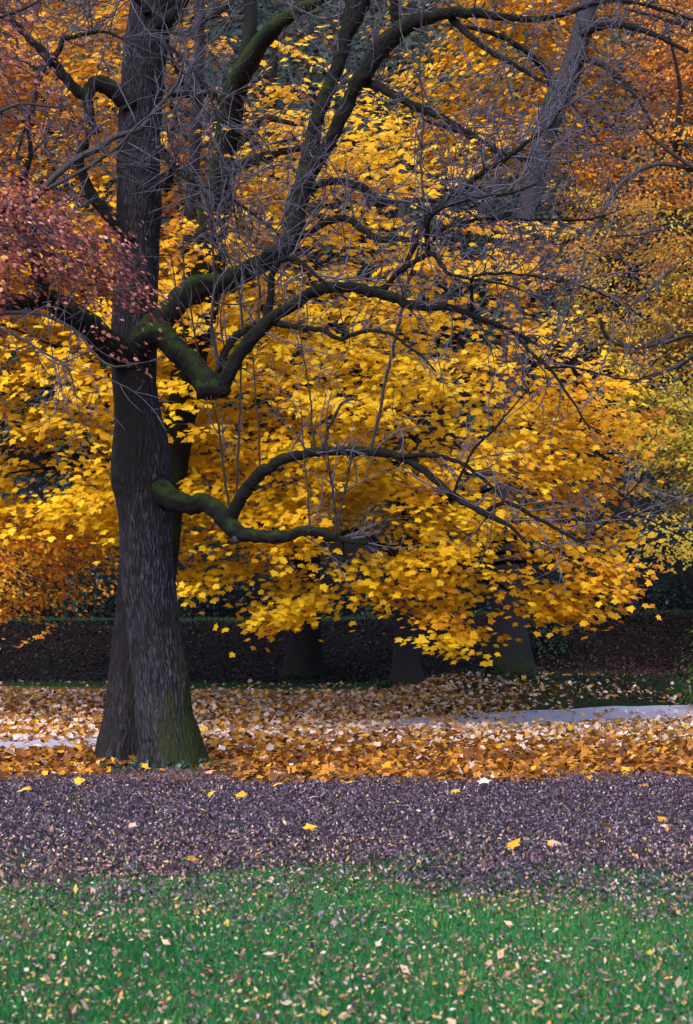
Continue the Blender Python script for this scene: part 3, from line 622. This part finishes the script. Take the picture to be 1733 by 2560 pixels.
# leaning tree whose crown is above the frame, with loose orange leaves round its upper stem
lean = thing('leaning_tree', MC, 'thick grey trunk beside the path, mossy at its foot, leaning over above', 'tree')
_, p, ra = simple_trunk(lean, MC, [(1280, 1694, 116), (1277, 1650, 104), (1275, 1592, 98), (1272, 1480, 86), (1264, 1316, 78), (1268, 1150, 72), (1276, 1000, 68), (1292, 750, 60), (1318, 540, 54), (1340, 430, 54), (1380, 276, 56), (1405, 221, 58), (1431, 166, 55), (1460, 60, 51), (1478, -20, 47), (1515, -200, 38), (1560, -420, 20)], 37.0, 'far_bark', seed=4.0, dY=-1.0)
for tr, a, b_ in (([(1350, 400, 20), (1250, 380, 16), (1150, 330, 12), (1060, 300, 8)], 36.5, 35.0), ([(1400, 230, 22), (1340, 150, 17), (1250, 90, 13), (1130, 60, 8)], 36.2, 34.5), ([(1290, 780, 22), (1360, 720, 16), (1440, 700, 11)], 36.5, 35.5),
                  ([(1455, 80, 26), (1530, 60, 20), (1620, 80, 14), (1720, 130, 9)], 36.0, 34.5), ([(1440, 140, 18), (1520, 170, 14), (1590, 240, 9), (1640, 330, 6)], 36.0, 34.0)):
    branch(lean, MC, tr, a, b_, sides=8, step=.12, tw=dict(n1=14, l1=(.6, 1.8), n2=(3, 6), rt=.012))
n = 1100
c = np.array([P(x, y, z) for x, y, z in zip(r.uniform(980, 1500, n), r.uniform(-250, 430, n), r.uniform(36.8, 41, n))])
h_ = zone_noise(c[:, 0] * .9, c[:, 2] * 1.2, 1.0, 8.0); c = c[(h_ > .50)]
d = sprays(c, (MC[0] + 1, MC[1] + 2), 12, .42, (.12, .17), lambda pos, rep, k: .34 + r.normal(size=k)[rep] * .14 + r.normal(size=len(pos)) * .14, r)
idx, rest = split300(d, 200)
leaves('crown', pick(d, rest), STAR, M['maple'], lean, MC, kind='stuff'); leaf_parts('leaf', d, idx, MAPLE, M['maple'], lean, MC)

# forked mossy trunk and the slender stem beside it, among the yellow leaves
b0 = tree_base(392, 1790, 27.0)
fork = thing('mossy_tree', b0, 'forked tree with bright green moss, rising behind the tall straight trunk', 'tree')
simple_trunk(fork, b0, [(392, 1790, 80), (396, 1700, 66), (404, 1500, 64), (430, 1200, 72), (468, 950, 76), (505, 780, 80), (520, 690, 82), (531, 560, 80), (553, 440, 68), (570, 340, 63), (582, 250, 62), (600, 195, 54), (630, 140, 50), (665, 90, 42), (710, 50, 36), (760, 18, 28), (815, -10, 18), (880, -80, 9)], 27.0, 'limb', seed=6.0, dY=-4.4, moss=.75)
branch(fork, b0, [(588, 235, 44), (612, 160, 38), (625, 80, 36), (626, 0, 34), (620, -160, 26), (610, -360, 12)], 24.3, 24.6, moss=.6, sides=14, step=.1)
for tr in ([(600, 370, 22), (650, 305, 18), (690, 300, 14), (760, 315, 8)], [(560, 440, 30), (610, 410, 26), (680, 385, 22), (750, 372, 14)], [(520, 235, 16), (450, 235, 18), (418, 238, 20)], [(575, 300, 14), (540, 240, 12), (500, 200, 8)]):
    branch(fork, b0, tr, 24.6, 24.1, moss=.9, sides=8, step=.1, tw=dict(n1=16, l1=(.5, 1.4), rt=.01))
b1 = tree_base(412, 1760, 28.2)
slim = thing('slender_tree', b1, 'slender pale stem between the tall straight trunk and the forked mossy tree', 'tree')
simple_trunk(slim, b1, [(412, 1770, 46), (414, 1700, 38), (424, 1400, 36), (440, 1000, 34), (460, 680, 31), (464, 600, 32), (478, 500, 29), (487, 387, 28), (492, 277, 28), (499, 166, 27), (498, 0, 26), (500, -250, 18), (505, -500, 8)], 28.2, 'far_bark', seed=2.0, dY=-3.6)
for tr in ([(495, 250, 14), (450, 190, 10), (420, 120, 6)], [(498, 60, 14), (560, 20, 10), (620, -30, 6)]):
    branch(slim, b1, tr, 25.6, 25.0, sides=6, step=.1, tw=dict(n1=16, l1=(.5, 1.5), rt=.01))

# ================================================================== BEECHES
def beech(name, label, base, trunk_tr, Y, limbs, centres, n, rad, size, mat, tint, parts=0, bark='beech_bark', group=None, dY=0.0, tw=12, spray_kw={}, T=OVAL, back=0.0):
    t = thing(name, base, label, 'tree', group)
    simple_trunk(t, base, trunk_tr, Y, bark, seed=base[0])
    for tr, a, b_ in limbs:
        branch(t, base, tr, a, b_, mat=bark, sides=8, step=.1, tw=dict(n1=tw, l1=(.3, 1.2), n2=(3, 7), rt=.007))
    d = sprays(centres, (base[0], base[1] + back), n, rad, size, tint, r, **spray_kw)
    if parts:
        idx, rest = split300(d, parts); leaf_parts('leaf', d, idx, T, M[mat], t, base); d = pick(d, rest)
    leaves('crown', d, T, M[mat], t, base, kind='stuff')
    return t
def scatter(n, xr, yr, Yr, poly=None, hole=.0, hs=1.0, k=1.0):
    x = r.uniform(*xr, n); y = r.uniform(*yr, n); Y = r.uniform(*Yr, n)
    m = np.ones(n, bool)
    if poly is not None: m &= inpoly(x, y, poly)
    c = np.column_stack([(x - CX) * Y / F, Y, H - (y - YH) * Y / F])
    if hole: m &= zone_noise(c[:, 0] * hs, c[:, 2] * hs * 1.6 + c[:, 1] * .4, 1.0, k) > hole
    return c[m]
# copper beech: stem outside the frame on the left, boughs in front of the dark trees
cb = np.array([-6.2, 17.6, 0]); cb[2] = ground(cb[0], cb[1])
cop_poly = [(-700, -200), (60, -160), (110, 60), (90, 160), (130, 260), (90, 350), (60, 420), (150, 520), (250, 570), (300, 600), (330, 680), (390, 730), (370, 790), (290, 770), (200, 740), (120, 700), (60, 690), (-60, 800), (-700, 1000)]
cc = np.vstack([scatter(1100, (-650, 400), (-200, 820), (16.9, 18.8), cop_poly, .40, 1.8, 4.0), scatter(260, (-60, 340), (490, 740), (17.0, 18.4), cop_poly, .3, 1.8, 4.0), np.array([P(x, y, 17.3) for x, y in ((250, 830), (262, 850), (335, 905), (345, 860), (310, 690), (380, 760), (355, 745), (390, 735), (280, 600))])])
beech('copper_beech', 'copper beech with small wine red leaves hanging before the dark trunks', cb, [(-530, 1960, 90), (-532, 1900, 76), (-540, 1500, 68), (-560, 900, 60), (-560, 300, 50), (-540, -300, 34), (-520, -900, 14)], 17.6,
      [([(-555, 800, 40), (-300, 790, 26), (-100, 784, 16), (0, 781, 12), (110, 787, 10), (194, 831, 9), (243, 892, 7), (288, 917, 6), (348, 908, 4)], 17.6, 17.2),
       ([(-555, 620, 44), (-300, 560, 34), (-30, 532, 22), (28, 520, 20), (83, 498, 18), (138, 437, 17), (199, 393, 16), (238, 376, 17), (288, 343, 15), (354, 321, 13), (387, 277, 10), (442, 210, 8), (462, 138, 5)], 17.7, 17.9),
       ([(-555, 500, 36), (-300, 560, 26), (-80, 600, 18), (40, 620, 12), (150, 640, 9), (260, 680, 7), (340, 720, 4)], 17.6, 17.5), ([(-555, 200, 36), (-280, 120, 24), (-60, 60, 14), (60, 20, 9), (150, -30, 5)], 17.6, 17.5),
       ([(-555, 350, 36), (-280, 330, 22), (-60, 300, 12), (50, 260, 8), (140, 270, 5)], 17.6, 17.8), ([(100, 480, 12), (200, 430, 10), (290, 370, 8), (360, 300, 7), (440, 250, 5), (520, 230, 3)], 17.8, 17.6), ([(0, 560, 12), (90, 570, 9), (170, 590, 7), (240, 620, 4)], 17.6, 17.3),
       ([(-100, 790, 10), (20, 830, 8), (110, 880, 6), (170, 920, 5), (190, 990, 4), (215, 1010, 3)], 17.5, 17.2)],
      cc, 20, .18, (.045, .070), 'copper', lambda pos, rep, k: .34 + r.normal(size=k)[rep] * .14 + r.normal(size=len(pos)) * .25, parts=300, tw=22, spray_kw=dict(flat=.6, face=.9, droop=.3), T=ROUND, back=2.0)
# orange beech low on the left, under the yellow boughs
ob = tree_base(-330, 1700, 34.0)
lo = [(-700, 1150), (-100, 1250), (100, 1290), (310, 1340), (300, 1420), (280, 1470), (230, 1490), (215, 1560), (180, 1580), (120, 1570), (90, 1610), (60, 1580), (0, 1560), (-300, 1570), (-700, 1560)]
c1 = scatter(1500, (-650, 330), (1180, 1620), (26.6, 30.5), lo, .45, 1.3, 6.0)
c2 = scatter(1500, (-500, 380), (-300, 420), (33.0, 38.0), None, .42, .8, 7.0)
beech('orange_beech', 'beech with rusty orange leaves sweeping low over the dark bank', ob, [(-330, 1720, 60), (-332, 1650, 50), (-340, 1200, 44), (-340, 500, 32), (-330, -100, 14)], 34.0,
      [([(-335, 1300, 24), (-150, 1310, 16), (50, 1380, 10), (200, 1450, 6)], 34, 32), ([(-335, 1400, 22), (-150, 1420, 14), (20, 1480, 9), (120, 1560, 5)], 34, 31.5)],
      np.vstack([c1, c2]), 26, .30, (.08, .12), 'orange_beech', lambda pos, rep, k: .70 + r.normal(size=k)[rep] * .2 + r.normal(size=len(pos)) * .2, parts=0, back=3.0)
# beeches on the right: orange above, olive yellow below
rb = tree_base(1900, 1660, 40.0)
pr = [(1400, -250), (2300, -250), (2300, 1380), (1733, 1400), (1640, 1390), (1590, 1330), (1600, 1180), (1560, 1000), (1470, 840), (1410, 700), (1420, 500), (1440, 300), (1400, 100)]
cU = scatter(2000, (1380, 2200), (-300, 520), (37, 40.5), pr, .45, .8, 2.0)
cL = scatter(2300, (1400, 2200), (480, 1400), (35.5, 39), pr, .40, .8, 5.0)
beech('orange_beech', 'tall beech with orange leaves above the olive yellow beech', tree_base(2080, 1640, 44.0), [(2080, 1660, 80), (2080, 1600, 66), (2075, 1000, 56), (2050, 300, 40), (2020, -300, 16)], 44.0,
      [([(2060, 480, 34), (1850, 440, 30), (1733, 415, 28), (1696, 388, 22), (1694, 340, 17), (1702, 250, 13), (1690, 160, 9), (1670, 80, 5)], 40, 36.2), ([(1770, 430, 14), (1648, 410, 11), (1582, 437, 11), (1543, 470, 10), (1516, 515, 9), (1471, 600, 8), (1455, 680, 6)], 36.8, 35.2),
       ([(2050, 200, 24), (1850, 120, 18), (1700, 60, 12), (1560, 20, 7)], 40, 36.3), ([(1733, 420, 12), (1650, 360, 9), (1600, 320, 7), (1560, 330, 5)], 36.6, 36)],
      cU, 30, .42, (.085, .13), 'orange_beech', lambda pos, rep, k: .46 + r.normal(size=k)[rep] * .2 + r.normal(size=len(pos)) * .2, back=6.0, spray_kw=dict(face=.9))
beech('olive_beech', 'beech with olive yellow leaves and dark crooked boughs at the wood edge', rb, [(1900, 1680, 70), (1902, 1620, 58), (1910, 1100, 50), (1900, 600, 36), (1890, 300, 14)], 40.0,
      [([(1900, 620, 20), (1800, 590, 16), (1720, 570, 13), (1680, 565, 10), (1600, 585, 8), (1530, 590, 5)], 37, 34.9), ([(1905, 950, 22), (1800, 900, 16), (1733, 890, 13), (1690, 915, 11), (1600, 950, 9), (1500, 985, 6)], 37, 34.8), ([(1900, 700, 20), (1800, 640, 15), (1700, 660, 11), (1640, 710, 8), (1560, 780, 6)], 37, 34.9),
       ([(1500, 760, 12), (1510, 830, 11), (1550, 860, 11), (1620, 865, 12), (1750, 830, 16), (1900, 800, 20)], 34.9, 37), ([(1900, 1150, 18), (1780, 1130, 12), (1690, 1160, 8), (1620, 1220, 5)], 40, 36.5)],
      cL, 30, .42, (.085, .125), 'olive_beech', lambda pos, rep, k: np.clip(.72 - .35 * sm(6.0, 10.5, pos[:, 2]), 0, 1) + r.normal(size=k)[rep] * .18 + r.normal(size=len(pos)) * .16, back=6.0, spray_kw=dict(face=.9))

# ================================================================== THE WOOD BEHIND, SHRUBS
n = 225
wc = []
for k in range(n):
    y = r.uniform(54, 88); x = r.uniform(-1, 1) * (y * .24 + 4); g = ground(x, y); hgt = r.uniform(10, 19); w = r.uniform(2.2, 3.8); m = 38
    zz = r.random(m) ** .8; th = r.uniform(0, 2 * np.pi, m); rr = w * (1 - zz * .75) * np.sqrt(r.uniform(.35, 1, m))
    wc.append(np.column_stack([x + rr * np.cos(th), y + rr * np.sin(th), g + .3 + zz * hgt, np.full(m, r.normal())]))
wc = np.vstack(wc); hue = wc[:, 3]
d = sprays(wc[:, :3], (0, 120), 9, .72, (.25, .44), lambda pos, rep, k: .34 + hue[rep] * .20 + r.normal(size=len(pos)) * .10 + .25 * sm(4, 16, pos[:, 0]), r, flat=.5)
leaves('woodland', d, MAPLE if False else OVAL, M['wood'], kind='stuff', label='dim blue green wood rising on the hillside behind the autumn trees', category='wood')
# dark thicket along the top of the bank
m = 1500
x = r.uniform(-22, 22, m); y = r.uniform(47.6, 49.6, m)
cT = np.column_stack([x, y, ground(x, y) + r.random(m) ** 1.1 * 4.6])
d = sprays(cT, (0, 80), 22, .42, (.12, .2), lambda pos, rep, k: .25 + r.normal(size=k)[rep] * .12 + r.normal(size=len(pos)) * .1, r, flat=.6)
leaves('thicket', d, OVAL, M['green'], kind='stuff', label='dark green thicket along the grassy top of the bank', category='undergrowth')
def shrub(name, px, py, Y, w, h, n, size, mat, label, cat_, group=None, T=OVAL, stems=5):
    b = tree_base(px, py, Y); t = thing(name, b, label, cat_, group)
    k = max(8, n // 14); zz = r.random(k); th = r.uniform(0, 2 * np.pi, k); rr = w * np.sqrt(r.random(k)) * np.sqrt(1 - (zz * .9) ** 2)
    xx = b[0] + rr * np.cos(th); yy = b[1] + rr * np.sin(th) * .8
    c = np.column_stack([xx, yy, ground(xx, yy) + .03 + zz * h])
    d = sprays(c, (b[0], b[1]), 14, w * .16 + .03, size, lambda pos, rep, k: .5 + r.normal(size=k)[rep] * .2 + r.normal(size=len(pos)) * .15, r, flat=.5)
    d['pos'][:, 2] = np.maximum(d['pos'][:, 2], ground(d['pos'][:, 0], d['pos'][:, 1]) + .02)
    leaves('foliage', d, T, M[mat], t, b, kind='stuff')
    bb = Bag()
    for q in range(stems):
        e = c[r.integers(len(c))]; a = b + np.array([r.normal() * .04, r.normal() * .04, -.02])
        pts, rr_ = resample(np.array([a, (a + e) / 2 + np.array([0, 0, .1 * h]), e]), np.array([.012, .009, .005]) * (1 + h), .08); tube(bb, pts, rr_, 5)
    add('stems', bb.mesh('stems', M['limb'], True, b), t)
    return t
shrub('evergreen_shrub', 1370, 1640, 40.5, 1.0, 1.25, 1500, (.07, .12), 'green', 'dark evergreen shrub behind the thick leaning trunk', 'shrub')
shrub('small_shrub', 1570, 1560, 43.5, .55, .6, 500, (.07, .11), 'green', 'small bluish shrub on the bank below its grassy top', 'shrub')
shrub('leafy_plant', 1210, 1697, 36.0, .45, .30, 320, (.06, .10), 'green', 'low green plant at the foot of the thick leaning trunk', 'plant')
shrub('leafy_plant', 1322, 1698, 36.2, .40, .18, 200, (.05, .09), 'green', 'ground hugging plant beyond the mossy side of the leaning trunk', 'plant')
shrub('leafy_plant', 960, 1703, 35.3, .22, .20, 70, (.08, .12), 'green', 'bright little plant beside the slender grey maple trunk', 'plant')
shrub('hazel_bush', 1800, 1660, 33.8, .85, 2.3, 1300, (.07, .12), 'fir', 'pale green leafy bush beside the shaded brown bank beyond the path', 'bush')
# ivy round the foot of the big tree
iv = thing('ivy', (org[0], org[1] - .5, ground(org[0], org[1] - .5)), 'dark ivy creeping round the foot of the mossy elbowed tree', 'ivy')
m = 230; th = r.normal(-np.pi / 2, .9, m); rr = .46 + .6 * r.random(m) ** 1.8 + .12 * np.sin(th * 5)
pos = np.column_stack([org[0] + rr * np.cos(th) * 1.15, org[1] + rr * np.sin(th) * .8, np.zeros(m)]); pos[:, 2] = ground(pos[:, 0], pos[:, 1]) + r.uniform(.01, .16, m) * r.random(m)
d = dict(pos=pos, nor=np.array([0, -.7, .8]) + r.normal(size=(m, 3)) * .4, tip=r.normal(size=(m, 3)), size=r.uniform(.04, .075, m), tint=np.clip(r.normal(.5, .25, m), 0, 1))
leaves('ivy_leaves', d, MAPLE, M['green'], iv, np.array(iv.location), kind='stuff')

# ================================================================== FALLEN LEAVES AND GRASS
def on_ground(n, xr, yr, dens, lift=(.004, .03)):
    """points on the ground, kept by density, spread evenly within the view wedge and a margin"""
    y = r.uniform(*yr, n); x = r.uniform(*xr, n)
    m = (np.abs(x) < y * .225 + 1.6); x, y = x[m], y[m]
    k = r.random(len(x)) < dens(x, y); x, y = x[k], y[k]
    return np.column_stack([x, y, ground(x, y) + r.uniform(lift[0], lift[1], len(x))])
def lying(pos, size, tint, tilt=.35, curl=False):
    k = len(pos); nor = np.array([0, 0, 1.0]) + r.normal(size=(k, 3)) * tilt
    return dict(pos=pos, nor=nor, tip=r.normal(size=(k, 3)) * np.array([1, 1, .2 + tilt]), size=r.uniform(*size, k), tint=np.clip(tint, 0, 1))
fb = lambda x, y: 18.35 + .9 * sm(1, 5, x) + (zone_noise(x, y, .9, 7.) - .5) * 1.6 + (zone_noise(x, y, 2.4, 27.) - .5) * 2.2 + 1.75 * np.exp(-((x + 2.15) / .85) ** 2)   # front edge of the maple leaves
def dens_orange(x, y):
    yp = ypath(x); s = y - yp
    dn = sm(-.5, .6, y - fb(x, y))
    right = sm(1.0, 5.5, x + 3.0 * (zone_noise(x, y, .7, 3.) - .5))
    dn = dn * (1 - .80 * sm(-4.2, -2.0, s) * right * sm(.36, .56, zone_noise(x * .7, y, .8, 14.)))
    onpath = (1 - sm(1.0, 1.4, np.abs(s) * .85 - .28 * sm(0, 7, x))); dn = dn * (1 - onpath * (.25 + .52 * sm(-.6, 1.4, x) + .18 * sm(1.5, 4, x)))
    leftbare = onpath * (1 - sm(-3.6, -3.0, x)); dn = dn * (1 - .85 * leftbare * (s < .35))
    beyond = sm(1.2, 1.8, s); dn = dn * (1 - beyond * (.25 + .52 * right)) * (1 - .93 * sm(33.9, 35.2, y - 3.6 * sm(0, 4, x)))
    dn = dn * (.45 + .9 * zone_noise(x, y, 1.5, 1.))
    pit = np.exp(-((x - org[0]) / .42) ** 2 - ((y - org[1]) / .42) ** 2) + np.exp(-((x - org2[0]) / .36) ** 2 - ((y - org2[1]) / .36) ** 2)
    return np.clip(dn * 1.25, 0, 1) * (pit < .5)
pos = on_ground(58000, (-10, 10), (18, 37), dens_orange, (.010, .055))
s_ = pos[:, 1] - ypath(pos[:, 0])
far = sm(21.5, 27, pos[:, 1] + .0 * s_); pale = r.random(len(pos)) < (.05 + .50 * far)  # more pale leaves farther off: grazing sky sheen put into their tint
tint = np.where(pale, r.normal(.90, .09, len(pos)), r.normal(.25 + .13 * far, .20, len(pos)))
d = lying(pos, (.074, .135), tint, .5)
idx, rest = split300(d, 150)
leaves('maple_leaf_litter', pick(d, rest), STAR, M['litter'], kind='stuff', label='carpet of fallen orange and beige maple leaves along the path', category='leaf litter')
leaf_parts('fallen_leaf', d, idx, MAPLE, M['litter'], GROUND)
# lone maple leaves lying on the small dead leaves
spots = [(398, 1932), (362, 1930), (445, 1922), (533, 1938), (445, 1958), (498, 1987), (600, 2004), (340, 2072), (478, 2156), (786, 2003), (1106, 1965), (1139, 1984), (1210, 1968), (985, 1974), (1655, 2054), (1380, 2118), (1392, 2117), (780, 2075), (525, 1992), (695, 1972), (1620, 1970), (1533, 2080), (186, 1964), (60, 1980), (880, 1965), (1270, 2135)]
pos = []
for a, b_ in spots:
    Y = H * F / (b_ - YH)
    for _ in range(4): Y = (H - ground((a - CX) * Y / F, Y)) * F / (b_ - YH)
    pos.append([(a - CX) * Y / F, Y, float(ground((a - CX) * Y / F, Y)) + .05])
d = lying(np.array(pos), (.10, .15), r.uniform(.45, .9, len(pos)), .3); d['nor'][:, 1] -= .35
leaf_parts('fallen_leaf', d, range(len(pos)), MAPLE, M['litter'], GROUND)
# small dead leaves, curled and standing on edge
soft_mauve = lambda x, y: sm(8.0, 12.8, y + 4.5 * (zone_noise(x, y, .9, 9.) - .5)) ** 2.2
def dens_mauve(x, y):
    dn = np.clip(np.maximum(litf(x, y), soft_mauve(x, y)) + .05, 0, 1) * (1 - sm(-.3, .6, y - fb(x, y)))
    return np.clip(dn, 0, 1)
pos = on_ground(290000, (-7, 7), (5.8, 20.5), dens_mauve, (.0, .022)); pos[:, 2] += .040 * (1 - litf(pos[:, 0], pos[:, 1]))
d = lying(pos, (.022, .046), r.normal(.42, .27, len(pos)), .9)
leaves('small_leaf_litter', d, CURL, M['mauve'], kind='stuff', label='mauve brown carpet of small curled dead leaves before the trees', category='leaf litter')
# mixed leaves scattered on the lawn
pos = on_ground(95000, (-5, 5), (5.5, 18.5), lambda x, y: (.15 + 1.0 * zone_noise(x, y, 1.1, 6.)) * (1 - .85 * sm(11, 14, y)), (.022, .056))
d = lying(pos, (.012, .038), r.random(len(pos)) ** 1.15, .9); big = r.random(len(pos)) < .025; d['size'] = np.where(big, d['size'] * 1.7 + .01, d['size'])
idx, rest = split300(d, 120)
leaves('scattered_leaves', pick(d, rest), CURL, M['mixed'], kind='stuff', label='pinkish and beige leaves scattered over the green lawn', category='fallen leaves')
leaf_parts('fallen_leaf', d, idx, OVAL, M['mixed'], GROUND)
# brown leaves on the bank
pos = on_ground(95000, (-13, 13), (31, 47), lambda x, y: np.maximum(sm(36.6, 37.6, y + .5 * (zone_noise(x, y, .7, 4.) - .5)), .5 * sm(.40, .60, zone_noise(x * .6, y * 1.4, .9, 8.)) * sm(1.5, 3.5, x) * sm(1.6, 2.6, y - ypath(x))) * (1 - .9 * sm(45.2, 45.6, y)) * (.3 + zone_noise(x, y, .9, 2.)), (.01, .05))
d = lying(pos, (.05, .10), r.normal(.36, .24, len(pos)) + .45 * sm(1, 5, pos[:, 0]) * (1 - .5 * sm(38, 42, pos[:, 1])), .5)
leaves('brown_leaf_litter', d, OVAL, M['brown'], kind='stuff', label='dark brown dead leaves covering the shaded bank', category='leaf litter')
# grass
GR = (np.array([[-.06, 0, 0], [.06, 0, 0], [.0, 1, .25]]), np.array([[0, 1, 2]]))
def dens_grass(x, y):
    near = (1 - litf(x, y)) * .95 * (1 - .75 * sm(.25, .8, soft_mauve(x, y))) + .04
    return np.clip(near * sm(20, 7, y) ** .5 * 1.2, 0, 1) * (y < 18)
pos = on_ground(620000, (-5.2, 5.2), (5.6, 17.5), dens_grass, (-.004, .0))
k = len(pos); up = np.array([0, 0, 1.0]) + r.normal(size=(k, 3)) * .33
d = dict(pos=pos, nor=r.normal(size=(k, 3)) * np.array([1, 1, .2]), tip=up, size=r.uniform(.020, .050, k), tint=np.clip(r.normal(.5, .30, k) + .6 * (zone_noise(pos[:, 0], pos[:, 1], .9, 1.) - .5), 0, 1))
GR[0][:, 0] *= 1.3
leaves('grass', d, GR, M['grass'], kind='stuff', label='short emerald green lawn grass in front of the dead leaves', category='grass')
pos = on_ground(120000, (-10, 12), (22, 47.2), lambda x, y: np.clip(sm(1.3, 1.8, np.abs(y - ypath(x)) * .85) * (sm(1, 4, x) * .8 * (1 - .9 * sm(37, 39, y)) + sm(35.2, 35.8, y) * (1 - sm(36.6, 37.2, y)) + sm(45.2, 45.6, y)) * (y > 24), 0, 1), (-.004, 0))
k = len(pos); up = np.array([0, 0, 1.0]) + r.normal(size=(k, 3)) * .33
d = dict(pos=pos, nor=r.normal(size=(k, 3)) * np.array([1, 1, .2]), tip=up, size=r.uniform(.05, .11, k), tint=np.clip(r.normal(.42, .22, k), 0, 1))
leaves('verge_grass', d, GR, M['verge'], kind='stuff', label='dim green grass on the verge and bank beyond the footpath', category='grass')
